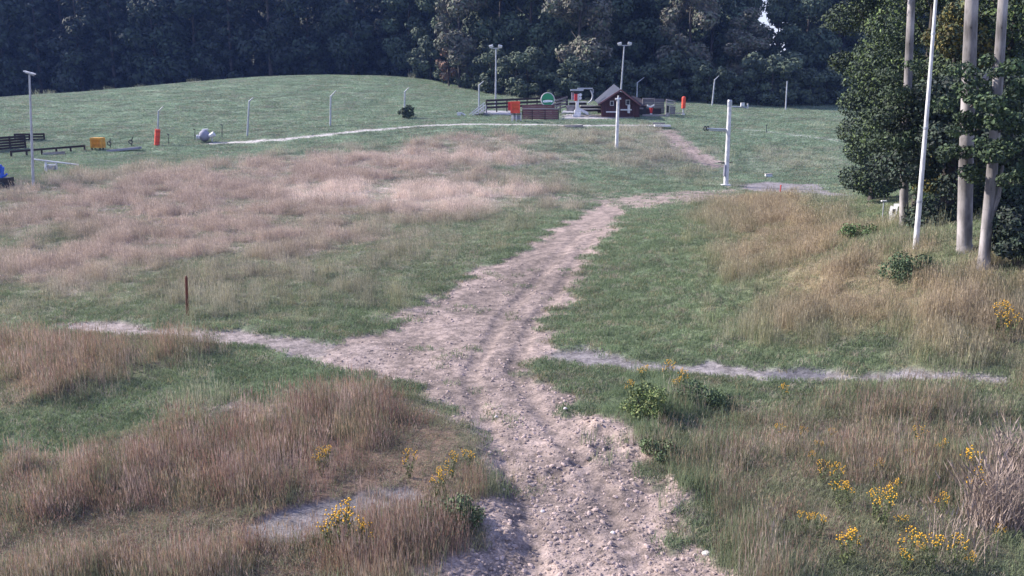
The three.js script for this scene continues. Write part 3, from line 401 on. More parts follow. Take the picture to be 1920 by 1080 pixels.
// ---------------------------------------------------------------- poles, lift and snow-making gear
const PX = (d) => d / FOC / CP * 0.99;          // metres in one picture pixel, d metres ahead
class Frame { constructor(px, py, d) { this.px = px; this.py = py; this.d = d; this.s = PX(d); this.o = at(px, py, d); } p(x, y, dz = 0) { return at(x, y, this.d - dz).sub(this.o); } b(x0, x1, y0, y1, t, dz = 0) { const a = this.p(x0, y1), c = this.p(x1, y0); return box(Math.abs(c.x - a.x), Math.abs(c.y - a.y), t, (a.x + c.x) / 2, (a.y + c.y) / 2, dz); } }
const frameAt = (px, py) => { const p = G(px, py); return new Frame(px, py, -p.z); };
const bentPole = (bx, by, kx, ky, tx, ty, label, group) => { const f = frameAt(bx, by), t = thing('bent_pole', label, 'pole', f.o, group); obj('shaft', [bar(V(0, -0.3, 0), f.p(kx, ky), 0.11, 0.085), ], M.galv, t); if (tx) { obj('arm', [bar(f.p(kx, ky), f.p(tx, ty), 0.07, 0.045)], M.galv, t); const j = new THREE.SphereGeometry(0.1, 8, 6); const q = f.p(kx, ky); j.translate(q.x, q.y, q.z); obj('joint', j, M.galv, t); } return t; };
bentPole(463, 255, 467, 190, 475, 183, 'grey pole with bent tip, third from the left along the pale path');
bentPole(619, 238, 620, 181, 630, 170, 'grey pole with bent tip in the middle of the meadow');
bentPole(758, 218, 759, 172, 767, 164, 'grey pole with bent tip rising out of the round shrub');
bentPole(898, 205, 898, 160, 907, 152, 'grey pole with bent tip behind the white handrail');
bentPole(1194, 190, 1195, 155, 1208, 145, 'grey pole with bent tip to the right of the hut roof');
bentPole(1335, 198, 1340, 150, 1348, 142, 'grey pole with bent tip before the wood, left of the lift tower');
bentPole(1473, 208, 1476, 152, 0, 0, 'straight grey pole before the wood, right of the lift tower');
{ // bent pole in an orange pad
  const f = frameAt(294, 273), t = thing('padded_pole', 'grey bent pole wrapped in a tall orange-red pad on the left meadow', 'pole', f.o); obj('shaft', [bar(V(0, -0.2, 0), f.p(297, 208), 0.10, 0.08)], M.galv, t); obj('arm', [bar(f.p(297, 208), f.p(306, 200), 0.06, 0.045)], M.galv, t);
  const ax = f.p(297, 208), on = (y) => ax.clone().multiplyScalar(y / ax.y); obj('pad', bar(on(0.05), on(1.67), 0.27, 0.26, 14), M.orange, t); for (const y of [0.35, 0.9, 1.4]) obj('strap', bar(on(y), on(y + 0.05), 0.276, 0.274, 14), M.red, t);
}
{ // padded pole at the right end of the station
  const f = frameAt(1281, 216), t = thing('padded_pole', 'short pole in an orange-red pad beside the grey plank wall', 'pole', f.o); obj('shaft', bar(V(0, -0.2, 0), f.p(1281, 190), 0.08, 0.08), M.galv, t); const pad = new THREE.CylinderGeometry(0.24, 0.24, 1.25, 14); pad.translate(0, 1.45, 0); const cap = new THREE.SphereGeometry(0.24, 12, 6, 0, 6.283, 0, 1.57); cap.scale(1, 0.7, 1); cap.translate(0, 2.075, 0); obj('pad', [pad, cap], M.orange, t); obj('foot', box(0.35, 0.25, 0.35, 0, 0.1, 0), M.white, t);
  obj('beam', box(1.5, 0.12, 0.15, -0.7, 0.25, 0), M.paleWood, t);
}
function lamps(t, f, heads, mat = M.galv) { for (const [x, y, tilt] of heads) { const p = f.p(x, y), g = box(0.52, 0.34, 0.22, 0, 0, 0, 0.04); g.rotateX(0.5); g.rotateZ(tilt); g.translate(p.x, p.y, p.z + 0.1); const h = obj('lamp_head', g, mat, t); const l = box(0.44, 0.26, 0.03, 0, 0, 0.125); l.rotateX(0.5); l.rotateZ(tilt); l.translate(p.x, p.y, p.z + 0.1); obj('lens', l, M.white, h); } }
{
  let f = frameAt(929, 205), t = thing('floodlight_mast', 'tall floodlight mast with two lamps at the plank fence', 'floodlight', f.o); obj('mast', bar(V(0, -0.3, 0), f.p(930, 91), 0.12, 0.075), M.galv, t); obj('crossarm', bar(f.p(921, 91), f.p(939, 90), 0.05), M.galv, t); lamps(t, f, [[921, 87, 0.3], [938, 87, -0.2]]);
  f = new Frame(1167, 205, 122); f.o.y = base(f.o.x, f.o.z); f = new Frame(1167, 540 - 0, 122); const q = at(1167, 80, 122); const gy = base(q.x, q.z); t = thing('floodlight_mast', 'tall floodlight mast with two lamps behind the hut', 'floodlight', V(q.x, gy, q.z)); const hh = q.y - gy; obj('mast', bar(V(-0.15, -0.3, 0), V(0.25, hh - 0.4, 0), 0.12, 0.075), M.galv, t); obj('crossarm', bar(V(-0.4, hh - 0.35, 0), V(1.0, hh - 0.35, 0), 0.05), M.galv, t);
  const F2 = { p: (x, y) => V(x, y, 0) }; lamps(t, F2, [[-0.35, hh - 0.15, 0.25], [0.95, hh - 0.12, -0.25]]);
  f = frameAt(62, 352); t = thing('floodlight_mast', 'tall floodlight mast with a flat lamp head at the left edge', 'floodlight', f.o); obj('mast', bar(V(0, -0.3, 0), f.p(55, 140), 0.10, 0.06), M.galv, t); obj('crossarm', bar(f.p(47, 136), f.p(64, 142), 0.035), M.galv, t); for (const [x, y] of [[50, 137], [61, 140]]) { const p = f.p(x, y), g = box(0.34, 0.09, 0.3); g.rotateZ(-0.3); g.translate(p.x, p.y + 0.08, p.z); obj('lamp_head', g, M.white, t); }
}
{ // slender pale pole at the trees
  const o = at(1717, 464, 28.5), t = thing('slender_pole', 'tall slender pale pole leaning in front of the tree belt', 'pole', o), top = at(1757, -30, 28.8).sub(o), cv = new THREE.CatmullRomCurve3([V(0, 0, 0), at(1727, 345, 28.5).sub(o), at(1740, 190, 28.6).sub(o), top]); const g = [bar(V(0, -0.4, 0), V(0, 0, 0), 0.092, 0.088)]; for (let i = 0; i < 14; i++) g.push(bar(cv.getPoint(i / 14), cv.getPoint((i + 1) / 14), lerp(0.088, 0.045, i / 14), lerp(0.088, 0.045, (i + 1) / 14), 12)); obj('shaft', g, M.white, t);
  for (const u of [0.24, 0.56, 0.86]) { const p = cv.getPoint(u), r = lerp(0.088, 0.045, u) + 0.012; obj('collar', bar(p, p.clone().add(V(0.003, 0.07, 0)), r, r, 12), M.galv, t); }
}
{ // lift tower on the grey pad
  const f = frameAt(1361, 348), t = thing('lift_tower', 'white tubular ski lift tower with side arm on the grey gravel pad', 'lift tower', f.o); obj('column', bar(V(0, -0.2, 0), f.p(1368, 200), 0.20, 0.16, 16), M.white, t); obj('cap', [bar(f.p(1368, 200), f.p(1368.5, 190), 0.17, 0.2, 16), bar(f.p(1368.5, 190), f.p(1368.7, 187), 0.2, 0.14, 16)], M.galv, t);
  const arm = obj('arm', [bar(f.p(1366, 243), f.p(1326, 241), 0.075, 0.06), bar(f.p(1364, 246), f.p(1330, 244.5), 0.04)], M.galv, t); for (const x of [1322, 1327]) { const g = new THREE.TorusGeometry(0.16, 0.05, 6, 14); g.rotateY(0.7); const p = f.p(x, 240.5); g.translate(p.x, p.y, p.z); obj('pulley', g, M.dark, arm); }
  obj('footrest', [bar(f.p(1346, 305), f.p(1374, 304), 0.035), bar(f.p(1352, 307), f.p(1364, 306), 0.03)], M.dark, t);
  obj('control_box', f.b(1356.5, 1360.5, 309, 330, 0.3, 0.1), M.greyCover, t); obj('base_plate', box(0.75, 0.16, 0.75, 0, 0.02, 0), M.white, t);
}
{ // smaller white lift tower before the hut
  const f = frameAt(1156, 277), t = thing('lift_tower', 'shorter white lift tower with small T top in front of the hut', 'lift tower', f.o); obj('column', bar(V(0, -0.2, 0), f.p(1159, 186), 0.17, 0.13, 14), M.white, t); obj('crossarm', [bar(f.p(1153.5, 186), f.p(1164.5, 185), 0.09)], M.white, t); obj('cap', bar(f.p(1159, 186), f.p(1159.5, 179), 0.08, 0.06), M.white, t);
}
{ // yellow padded machine
  const f = frameAt(183, 281), t = thing('covered_machine', 'yellow padded box on short dark legs beside the low rail fence', 'snow machine', f.o), s = f.s; obj('cover', [f.b(173.5, 193, 258, 277, 0.95)], M.yellow, t); obj('front_panel', f.b(176.5, 190, 261, 274.5, 0.06, 0.485), std([0.72, 0.27, 0.03], { map: wearTex }), t); for (const x of [175.5, 190.5]) for (const z of [-0.35, 0.35]) obj('leg', f.b(x - 1, x + 1, 276.5, 282, 0.1, z), M.dark, t);
}
for (const [px, py, tip, label] of [[206, 277, [2.5, 17], 'dark twisted hydrant stand right of the yellow box'], [246, 274, [5, 18], 'dark slanted hydrant stand before the orange-padded pole']]) {
  const f = frameAt(px, py), t = thing('hydrant', label, 'hydrant', f.o), s = f.s; obj('post', [bar(V(0, -0.1, 0), V(0.1, 8 * s, 0), 0.05)], M.dark, t); const w = new THREE.TorusGeometry(3.4 * s, 0.05, 6, 14); w.translate(-0.02, 8 * s, 0.05); obj('wheel', w, M.dark, t); obj('pipe', bar(V(0.02, 9 * s, 0), V(tip[0] * s, tip[1] * s, 0), 0.06, 0.04), M.dark, t);
}
{ const f = frameAt(228, 284), t = thing('stone_slab', 'low grey slab in the grass under the two dark hydrants', 'slab', f.o); obj('top', [plank(f.p(203, 283), f.p(262, 277), 0.22, 0.9)], M.greyCover, t); }
{ // covered snow gun with white wheels
  const f = frameAt(384, 266), t = thing('snow_gun', 'grey covered snow gun on a white carriage at the end of the pale path', 'snow gun', f.o), s = f.s; const body = new THREE.SphereGeometry(1, 18, 12); body.scale(10 * s, 10.5 * s, 0.55); body.translate(0, 11 * s, 0); obj('cover', body, M.greyCover, t); obj('hood', [bar(f.p(378.5, 253), f.p(380, 243.5), 0.09), bar(f.p(380, 243.5), f.p(390, 242.8), 0.09)], M.white, t);
  for (const [x, y, r] of [[372.5, 257, 4.6], [376, 257.5, 4.3]]) { const g = new THREE.CylinderGeometry(r * s, r * s, 0.14, 16); g.rotateZ(1.57); const p = f.p(x, y); g.translate(p.x, p.y, 0.35); obj('wheel', g, M.white, t); } const fan = new THREE.CylinderGeometry(4.8 * s, 3.4 * s, 0.6, 16); fan.rotateZ(-1.1); const p = f.p(399, 253); fan.translate(p.x, p.y, 0.35); obj('barrel', fan, M.white, t); obj('leg', bar(f.p(397.5, 258), f.p(398, 267.5), 0.06), M.white, t);
}
for (const [px, py, h, label] of [[365, 262, 20, 'thin dark stake left of the covered snow gun'], [416, 258, 24, 'thin dark stake right of the covered snow gun'], [316, 270, 18, 'thin dark stake right of the orange-padded pole'], [857, 216, 8, 'short dark stake left of the white handrail'], [1437, 250, 16, 'thin dark stake in the grass right of the lift tower']]) { const f = frameAt(px, py), t = thing('stake', label, 'stake', f.o); obj('rod', bar(V(0, -0.1, 0), f.p(px + 0.4, py - h), 0.045, 0.035, 6), M.dark, t); obj('tip', box(0.14, 0.12, 0.06, 0, h * f.s - 0.06, 0.0), M.dark, t); }
{ // white barrier on a trestle
  const f = frameAt(96, 322), t = thing('barrier', 'white barrier pole lying across a pale trestle left of the meadow', 'barrier', f.o); obj('pole', [bar(f.p(62, 298.5), f.p(147, 309), 0.06)], M.white, t); const tr = [[84, 320, 85, 303], [107, 318, 105, 303.5], [87.5, 322, 86, 306]]; for (const q of tr) obj('leg', bar(f.p(q[0], q[1], q[0] === 87.5 ? 0.4 : 0), f.p(q[2], q[3]), 0.06), M.white, t); obj('rail', [bar(f.p(84.5, 309), f.p(106, 308.5), 0.05), bar(f.p(86, 303), f.p(104, 303.5), 0.05)], M.white, t); obj('tray', f.b(90, 102, 311, 318, 0.5), M.greyCover, t);
}
{ // blue snow gun at the left edge
  const f = frameAt(4, 352), t = thing('blue_machine', 'blue piped machine on a dark base cut by the left edge', 'snow machine', f.o); obj('base_box', f.b(-26, 17, 333, 352, 1.2), M.black, t); obj('pipe', [bar(f.p(3, 333), f.p(5, 313), 0.12), bar(f.p(-6, 329), f.p(9, 330), 0.09), bar(f.p(9, 330), f.p(13, 326), 0.07), bar(f.p(5, 320), f.p(-8, 311), 0.12)], M.blue, t); const dr = new THREE.CylinderGeometry(0.3, 0.34, 0.7, 16); dr.rotateZ(1.2); const p = f.p(-10, 314); dr.translate(p.x, p.y, 0); obj('drum', dr, M.blue, t); const w = new THREE.CylinderGeometry(0.26, 0.26, 0.2, 16); w.rotateX(1.57); w.translate(0.3, 0.2, 0.7); obj('wheel', w, M.dark, t);
}
function railFence(name, label, d0, d1, a, b, rails, posts, h, mat, postMat, rh) { // a and b: picture points of the foot at either end
  const P = at(a[0], a[1], d0), Q = at(b[0], b[1], d1); P.y = Math.max(P.y, base(P.x, P.z)); Q.y = Math.max(Q.y, base(Q.x, Q.z)); const t = thing(name, label, 'fence', P), v = Q.clone().sub(P); for (let i = 0; i < posts; i++) { const p = v.clone().multiplyScalar(i / (posts - 1)); obj('post', box(0.14, h + 0.25, 0.14, p.x, p.y + h / 2 - 0.12, p.z - 0.12), postMat, t); } for (let k = 0; k < rails; k++) { const y = h * (0.96 - k * (0.96 / rails)) - rh * 0.3; obj('rail', plank(V(0, y, 0), v.clone().add(V(0, y, 0)), rh, 0.06), mat, t); } return t;
}
railFence('plank_fence', 'dark brown plank fence at the far left edge of the meadow', 88, 92, [-40, 295], [48, 288], 5, 4, 1.35, M.darkWood, M.darkWood, 0.22);
railFence('rail_fence', 'low dark rail fence running right towards the yellow box', 86, 92, [20, 294], [158, 284], 1, 6, 0.55, M.darkWood, M.darkWood, 0.2);
{ const a = at(78, 291, 88), b = at(120, 288, 89), t = thing('pale_board', 'pale board leaning under the low dark rail fence', 'board', a); obj('board', plank(V(0, 0.1, -0.2), b.clone().sub(a).add(V(0, 0.1, -0.2)), 0.24, 0.05), M.paleWood, t); }
railFence('plank_fence', 'lower dark plank fence behind the left floodlight mast', 96, 97, [30, 288], [84, 281], 3, 3, 0.85, M.darkWood, M.darkWood, 0.2);

// ---------------------------------------------------------------- the lift station and hut
const DS = 112;
{ // deck: low concrete platform
  const f = new Frame(1092, 221, DS - 1), t = thing('station_deck', 'pale concrete deck in front of the lift station', 'deck', f.o); obj('slab', [slab4(f.p(1046, 222, 1), f.p(1142, 222, 1), f.p(1142, 214, -6), f.p(1056, 207, -6), 0.5)], M.concrete, t); obj('edge', [plank(f.p(1046, 222.8, 1.1), f.p(1187, 221, 1.1), 0.18, 0.12)], M.paleWood, t);
}
{ // deck behind the railing
  const f = new Frame(925, 213, DS), t = thing('concrete_apron', 'pale concrete strip along the foot of the dark plank fence', 'deck', f.o); obj('slab', slab4(f.p(905, 212, 0.6), f.p(962, 215, 0.6), f.p(962, 208, -2), f.p(912, 207, -2), 0.3), M.concrete, t);
}
railFence('plank_fence', 'long dark brown plank fence behind the orange hood and round sign', DS, DS + 4, [912, 207], [1062, 200], 3, 9, 1.28, M.darkWood, M.darkWood, 0.25);
railFence('plank_fence', 'short brown plank fence closing the deck right of the round sign', DS - 1.5, DS + 3, [1036, 212], [1064, 203], 4, 3, 1.45, M.greyWood, M.darkWood, 0.17);
{ // reddish front panels
  const f = frameAt(1013, 224), t = thing('panel_fence', 'reddish-brown board panels below the round green sign', 'fence', f.o); const xs = [980, 998, 1022, 1047]; for (let i = 0; i < 3; i++) for (let k = 0; k < 5; k++) obj('plank', f.b(xs[i] + 0.6, xs[i + 1] - 0.6, 205.5 + k * 3.6, 205.5 + k * 3.6 + 3.3, 0.06, (k % 2) * 0.006), M.brownWood, t); xs.forEach((x) => obj('post', f.b(x - 0.9, x + 0.9, 204, 225, 0.14, -0.06), M.darkWood, t)); obj('top_rail', f.b(979, 1048, 203, 205, 0.2), M.paleWood, t);
  const g = new Frame(1013, 210, -f.o.z + 1.6), u = thing('panel_fence', 'upper purple-brown boards standing behind the reddish panels', 'fence', g.o); for (let k = 0; k < 3; k++) obj('plank', g.b(979, 1040, 196.5 + k * 4, 200.2 + k * 4, 0.06), M.brownWood, u); for (const x of [980, 1010, 1039]) obj('post', g.b(x - 0.8, x + 0.8, 196, 216, 0.12, -0.08), M.darkWood, u);
}
{ // round green sign with white lettering
  const f = new Frame(1027, 200, DS - 2.6), t = thing('round_sign', 'round green sign with white edge and white lettering on the fence', 'sign', f.o), s = f.s, R = 12.6 * s, c = f.p(1027, 186.5); const disc = new THREE.CylinderGeometry(R, R, 0.08, 40); disc.rotateX(Math.PI / 2); disc.translate(c.x, c.y, 0); obj('disc', disc, M.green, t); const rim = new THREE.TorusGeometry(R * 0.95, R * 0.065, 8, 40); rim.translate(c.x, c.y, 0.03); obj('rim', rim, M.white, t);
  const cv = document.createElement('canvas'); cv.width = 256; cv.height = 96; const x = cv.getContext('2d'); x.fillStyle = '#0a7a4a'; x.fillRect(0, 0, 256, 96); x.fillStyle = '#f2fbff'; x.beginPath(); x.moveTo(8, 40); x.bezierCurveTo(60, 22, 150, 8, 250, 34); x.lineTo(244, 76); x.bezierCurveTo(160, 64, 70, 92, 14, 76); x.fill(); x.fillStyle = '#58a894'; for (let i = 0; i < 5; i++) x.fillRect(44 + i * 36, 48, 7, 16); const tx = new THREE.CanvasTexture(cv); tx.colorSpace = THREE.SRGBColorSpace; const pl = new THREE.PlaneGeometry(R * 1.5, R * 0.56); pl.translate(c.x, c.y - R * 0.22, 0.046); obj('lettering', pl, new THREE.MeshStandardMaterial({ map: tx, roughness: 0.5 }), t);
  for (const dx of [-0.5, 0.5]) obj('post', bar(V(c.x + dx * R, c.y - R * 2.0, -0.1), V(c.x + dx * R, c.y, -0.1), 0.05), M.galv, t);
}
{ // orange-red hood on white legs
  const f = frameAt(965, 227), t = thing('hooded_machine', 'orange-red hooded machine on white legs before the plank fence', 'snow machine', f.o); obj('hood', [f.b(957, 975, 190, 212, 1.0)], M.orange, t); obj('side_hood', [f.b(952.5, 957.5, 191, 207, 0.7, 0.05)], M.red, t); obj('front_panel', f.b(960, 972.5, 194, 206, 0.06, 0.51), std([0.72, 0.10, 0.03], { map: wearTex }), t); for (const [x, z] of [[960, 0.35], [968, 0.35], [976.5, 0.2], [962, -0.35]]) obj('leg', f.b(x - 1, x + 1, 211, 227, 0.14, z), M.white, t); obj('crossbar', f.b(958, 977, 213, 214.5, 0.12, 0.43), M.dark, t); obj('tray', f.b(963, 975, 216, 224, 0.4), M.greyCover, t);
}
{ // white handrail of a stair
  const f = frameAt(883, 216), t = thing('handrail', 'white wooden handrail sloping up to the plank fence', 'handrail', f.o); for (const [dz, o] of [[0, 0], [-1.2, 9]]) { obj('rail', [plank(f.p(880 + o, 214.5 - o * 0.35, dz), f.p(909 + o * 0.2, 192 + o * 0.5, dz), 0.13, 0.07)], M.white, t); obj('lower_rail', plank(f.p(884 + o, 216.5 - o * 0.3, dz), f.p(908 + o * 0.3, 199 + o * 0.5, dz), 0.10, 0.06), M.white, t); for (const [x, y0, y1] of [[887 + o, 218, 209], [897 + o * 0.6, 214, 202], [906 + o * 0.5, 210, 194]]) obj('post', f.b(x - 0.8, x + 0.8, y1 + o * 0.4, y0, 0.1, dz - 0.05), M.white, t); }
  const step = []; for (let k = 0; k < 4; k++) step.push(f.b(884 + k * 6, 891 + k * 6, 215.5 - k * 2.2, 217 - k * 2.2, 1.2, -0.6)); step.forEach((g) => obj('step', g, M.concrete, t));
  const g2 = frameAt(866, 217), u = thing('white_block', 'small white block and pipe at the foot of the handrail', 'block', g2.o); obj('body', g2.b(857, 864, 210.5, 217, 0.5), M.white, u); obj('pipe', bar(g2.p(863, 211), g2.p(872, 216), 0.09), M.white, u);
}
{ // drive station: grey column, beams, red box, hoop
  const f = new Frame(1082, 216, DS - 1), t = thing('lift_station', 'grey lift drive station with column, overhead beams and curved guide', 'lift station', f.o); obj('column', [f.b(1079.5, 1085.5, 176, 210, 0.42)], M.white, t); obj('foot', [f.b(1077, 1089, 206, 217, 0.8), ], M.white, t); obj('brace', [plank(f.p(1085, 204), f.p(1103, 213), 0.35, 0.4)], M.white, t); obj('base_block', f.b(1073, 1087, 214.5, 219, 1.2, 0.4), M.white, t);
  obj('beam', [f.b(1070, 1094, 167, 170.5, 0.5, 0)], M.galv, t); obj('beam', [f.b(1084, 1113, 164.5, 167, 0.3, -1)], M.galv, t); obj('crosshead', [f.b(1075, 1090, 171, 175, 0.6, -0.4)], M.dark, t); obj('motor_box', f.b(1077, 1082.5, 176, 189, 0.4, 0.1), M.red, t); obj('panel', f.b(1072, 1078, 173, 188, 0.3, -0.6), M.greyCover, t);
  const hoop = new THREE.TorusGeometry(14 * f.s, 0.09, 8, 24, 2.0); hoop.rotateZ(-1.15); const p = f.p(1098, 180); hoop.translate(p.x, p.y, -1); obj('guide_hoop', hoop, M.galv, t); const hang = [bar(f.p(1112, 167, -1), f.p(1112, 174, -1), 0.06)]; obj('hanger', hang, M.galv, t); for (const [x, y] of [[1088, 178], [1087.5, 184]]) { const w = new THREE.CylinderGeometry(2.8 * f.s, 2.8 * f.s, 0.14, 14); w.rotateX(1.2); const q = f.p(x, y); w.translate(q.x, q.y, 0.2); obj('pulley', w, M.white, t); }
}
for (const [k, y, label] of [[0, 199.5, 'upper pale step of the terrace left of the hut'], [1, 205.5, 'lower pale step of the terrace left of the hut']]) { const f = new Frame(1105, y, DS + 1 - k), t = thing('terrace_step', label, 'step', f.o); obj('tread', f.b(1088 - k * 2, 1126, y - 2, y, 0.9), M.paleWood, t); obj('riser', f.b(1088 - k * 2, 1126, y + 0.1, y + 3.6, 0.5, -0.2), M.darkWood, t); }
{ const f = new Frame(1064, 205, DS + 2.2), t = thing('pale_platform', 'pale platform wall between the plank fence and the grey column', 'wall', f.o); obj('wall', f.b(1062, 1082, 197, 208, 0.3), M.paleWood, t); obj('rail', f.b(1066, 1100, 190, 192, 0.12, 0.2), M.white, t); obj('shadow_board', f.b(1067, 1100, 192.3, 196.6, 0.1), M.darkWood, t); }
{ // the hut
  const f = new Frame(1163, 219, DS - 1), t = thing('wooden_hut', 'dark red-brown wooden hut with a steep grey gable roof', 'hut', f.o), Z = -4.6; const P = (x, y, z = 0) => f.p(x, y, z);
  const wl = [P(1127, 194), P(1199, 199), P(1199, 220), P(1127, 220)]; const pts = [[1127, 220], [1199, 220], [1198, 195], [1163, 171.5], [1128, 191]].map(([x, y]) => { const p = P(x, y); return [p.x, p.y]; }); const front = prism(pts, 0.16); obj('front_wall', front, M.hutWood, t); for (const [x, n] of [[1128, 'side_wall'], [1198, 'side_wall']]) obj(n, [slab4(P(x, x < 1160 ? 193.5 : 198.5, -0.1), P(x + 1.6, x < 1160 ? 193.5 : 198.5, -0.1), P(x + 1.6, x < 1160 ? 193.5 : 198.5, Z), P(x, x < 1160 ? 193.5 : 198.5, Z), 1.6)], M.hutWood, t);
  const back = front.clone(); back.translate(0, 0, Z); obj('back_wall', back, M.hutWood, t);
  const roof = obj('roof', [slab4(P(1122, 194.5, 0.7), P(1164, 167.5, 0.7), P(1151, 157.5, Z - 0.6), P(1115, 188, Z - 0.6), 0.14), slab4(P(1164, 167.5, 0.7), P(1202, 197, 0.7), P(1190, 187, Z - 0.6), P(1151, 157.5, Z - 0.6), 0.14)], M.roof, t);
  obj('bargeboard', [plank(P(1122.5, 195.4, 0.72), P(1164, 168.6, 0.72), 0.20, 0.06), plank(P(1164, 168.6, 0.72), P(1202, 198, 0.72), 0.20, 0.06)], M.brownWood, roof);
  for (let i = 0; i < 11; i++) { const x0 = 1128 + i * 6.4, x1 = Math.min(x0 + 6, 1198), xm = (x0 + x1) / 2, top = xm < 1163 ? lerp(192.5, 174.5, (xm - 1127) / 36) : lerp(174.5, 197, (xm - 1163) / 36); obj('board', f.b(x0, x1, top, 219.5, 0.03, 0.10 + (i % 2) * 0.006), M.hutWood, t); }
  const win = (x0, x1, y0, y1) => { const w = obj('window', [f.b(x0 - 1, x1 + 1, y0 - 1, y0, 0.06, 0.15), f.b(x0 - 1, x1 + 1, y1, y1 + 1, 0.06, 0.15), f.b(x0 - 1, x0, y0, y1, 0.06, 0.15), f.b(x1, x1 + 1, y0, y1, 0.06, 0.15)], M.white, t); obj('pane', f.b(x0, x1, y0, y1, 0.02, 0.135), M.glass, w); }; win(1174, 1180, 188, 196); win(1144.5, 1149.5, 190, 197);
  obj('sill_board', f.b(1136, 1158, 208.5, 211, 0.16, 0.2), M.white, t); obj('sill_board', f.b(1163, 1184, 204.5, 207, 0.16, 0.2), M.white, t); obj('shelf', f.b(1176, 1181, 196.5, 212, 0.2, 0.25), M.white, t); obj('doorway', f.b(1152, 1162, 194, 219, 0.03, 0.125), M.black, t);
}
{ // lean-to on the right of the hut
  const f = new Frame(1195, 219, DS + 0.6), t = thing('lean_to', 'low dark lean-to against the right side of the hut', 'shed', f.o); obj('wall', f.b(1184, 1212, 200, 218, 2.4, -1.4), M.black, t); obj('roof', [slab4(f.p(1183, 196, 0.3), f.p(1212, 199, 0.3), f.p(1206, 186, -3), f.p(1184, 179, -3), 0.12)], M.darkWood, t); obj('counter', f.b(1184, 1206, 201.5, 204.5, 0.2, 0.1), M.paleWood, t);
}
{ // grey plank enclosure
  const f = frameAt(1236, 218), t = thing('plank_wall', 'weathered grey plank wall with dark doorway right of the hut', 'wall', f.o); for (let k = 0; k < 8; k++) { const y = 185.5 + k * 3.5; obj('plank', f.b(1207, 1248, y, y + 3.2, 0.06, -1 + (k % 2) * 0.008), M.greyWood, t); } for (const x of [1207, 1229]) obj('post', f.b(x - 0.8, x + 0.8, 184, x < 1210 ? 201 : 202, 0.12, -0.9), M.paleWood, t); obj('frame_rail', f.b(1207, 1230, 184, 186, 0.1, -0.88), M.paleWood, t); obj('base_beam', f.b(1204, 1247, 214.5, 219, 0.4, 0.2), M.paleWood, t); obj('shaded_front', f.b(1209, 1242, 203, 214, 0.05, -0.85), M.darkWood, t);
  obj('door_post', f.b(1247, 1249, 186, 220, 0.16, 0.3), M.paleWood, t); obj('door_post', f.b(1254, 1256, 198, 220, 0.16, 0.3), M.paleWood, t); obj('doorway', f.b(1249, 1254, 198, 211, 0.06, 0.2), M.black, t); obj('threshold', f.b(1247.5, 1255.5, 211, 218.5, 0.14, 0.32), M.paleWood, t);
  for (let k = 0; k < 3; k++) obj('white_rail', plank(f.p(1249, 186.5 + k * 5, 0.3), f.p(1264, 189.5 + k * 4.6, 0.3), 0.16, 0.05), M.paleWood, t); for (let k = 0; k < 5; k++) obj('plank', f.b(1256, 1265, 200 + k * 2.9, 202.6 + k * 2.9, 0.06, 0.25), M.greyWood, t); obj('post', f.b(1264, 1266, 188, 217, 0.12, 0.2), M.greyWood, t);
  const g = new Frame(1220, 214, DS - 1), u = thing('red_figure_stand', 'red stand with white spread top in front of the grey plank wall', 'stand', g.o); const red = new THREE.CylinderGeometry(3.4 * g.s, 1.6 * g.s, 11 * g.s, 12); red.translate(0, 6 * g.s, 0.3); obj('body', red, M.red, u); obj('top', [plank(g.p(1213.5, 197.5, 0.3), g.p(1220, 200.5, 0.3), 0.2, 0.2), plank(g.p(1220, 200.5, 0.3), g.p(1226.5, 197, 0.3), 0.2, 0.2)], M.white, u); obj('foot', g.b(1218, 1222, 212.5, 214.6, 0.3, 0.3), M.white, u);
}
{ const f = frameAt(1240, 240), t = thing('white_slab', 'low white slab across the top of the dirt trail', 'slab', f.o); obj('top', [plank(f.p(1227, 235.5, 0.2), f.p(1257, 236, 0.2), 0.2, 0.9)], M.white, t); obj('back_board', plank(f.p(1224, 231, -1.2), f.p(1247, 231.5, -1.2), 0.18, 0.12), M.paleWood, t); }
{ const f = frameAt(1073, 238), t = thing('white_slab', 'flat pale slab at the right end of the thin path', 'slab', f.o); obj('top', plank(f.p(1056, 236.5), f.p(1093, 236), 0.22, 0.7), M.paleWood, t); }
{ const f = frameAt(1441, 332), t = thing('white_box', 'small white box lying on the grass beyond the gravel pad', 'box', f.o); obj('body', box(0.62, 0.26, 0.35, 0, 0.13, 0, 0.05), M.white, t); obj('lid', box(0.64, 0.05, 0.37, 0, 0.285, 0), M.paleWood, t); }
{ const f = new Frame(1385, 205, 127), t = thing('white_pipe_stand', 'white stand with a long horizontal pipe beyond the lift tower', 'pipe', f.o); obj('pipe', bar(f.p(1372, 200), f.p(1400, 201.5), 0.09), M.galv, t); obj('stand', [bar(f.p(1402, 209), f.p(1402, 194), 0.1), box(0.5, 0.5, 0.4, f.p(1402.5, 0).x, f.p(0, 196).y, 0)], M.white, t); obj('support', bar(f.p(1378, 209), f.p(1378, 200), 0.06), M.galv, t); }
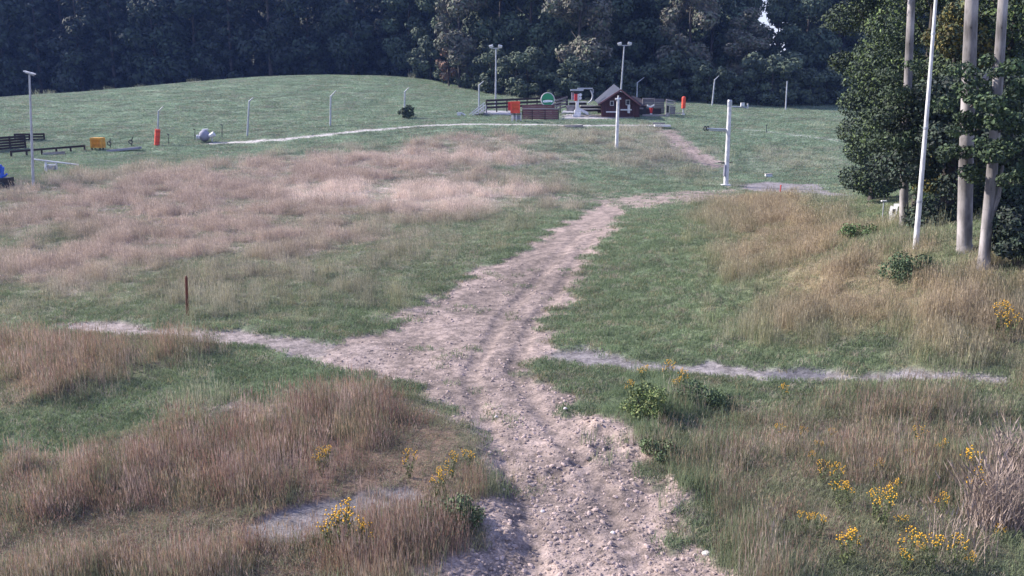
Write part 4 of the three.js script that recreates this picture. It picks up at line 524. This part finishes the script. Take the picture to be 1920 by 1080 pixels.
{ const f = frameAt(1463, 362), t = thing('red_marker', 'short red marker post at the near edge of the gravel pad', 'marker', f.o); obj('post', bar(V(0, -0.1, 0), V(0.02, 0.55, 0), 0.05, 0.045), M.red, t); obj('cap', bar(V(0.02, 0.55, 0), V(0.02, 0.6, 0), 0.06), M.orange, t); }
{ const f = frameAt(351, 593), t = thing('rusty_post', 'thin rusty post beside the grey path on the left', 'post', f.o); obj('post', bar(V(0, -0.2, 0), f.p(349, 521), 0.048, 0.042, 10), M.rust, t); obj('tip', bar(f.p(349, 521), f.p(349, 517), 0.042, 0.014, 10), M.rust, t); }
{ // small white sign and black-and-white figure by the trees
  const a = G(1655, 408), t = thing('small_sign', 'small white plate on a grey stake at the foot of the bushy tree', 'sign', a), s = PX(-a.z); obj('stake', bar(V(0, -0.3, 0), V(0, 29 * s, 0), 0.03), M.galv, t); obj('plate', box(10 * s, 0.05, 0.16, 0, 31 * s, 0), M.white, t);
  const b = G(1673, 424), u = thing('figure_board', 'black and white figure board beside the straight beech trunk', 'board', b), S = PX(-b.z); const sh = [[-7, 4], [-5, 14], [-6, 22], [-4, 33], [0, 31], [0, 37], [5, 38], [10, 37], [9, 34], [6, 33], [5, 20], [3, 12], [3, 3], [-6, 2]].map(([x, y]) => [x * S, (y + 5) * S]); obj('board', prism(sh, 0.05), M.white, u); const bk = [[-0.5, 19], [2, 20], [3, 28], [0, 27]].map(([x, y]) => [x * S, (y + 5) * S]); const g = prism(bk, 0.02); g.translate(0, 0, 0.036); obj('patch', g, M.black, u); obj('stake', [bar(V(-0.06, -0.25, -0.05), V(-0.06, 0.3, -0.05), 0.02), bar(V(0.05, -0.25, -0.05), V(0.05, 0.3, -0.05), 0.02)], M.dark, u); const ft = box(0.05, 0.16, 0.05, 4.6 * S, 11 * S, 0.0); obj('red_tail', ft, M.red, u); u.rotation.y = -0.95; u.scale.x = 1.5;
}
for (const o of [...scene.children]) { if (o.position.y < -400) scene.remove(o); if (o.userData.label === '') delete o.userData.label; }
shade(scene);
renderer.render(scene, camera);
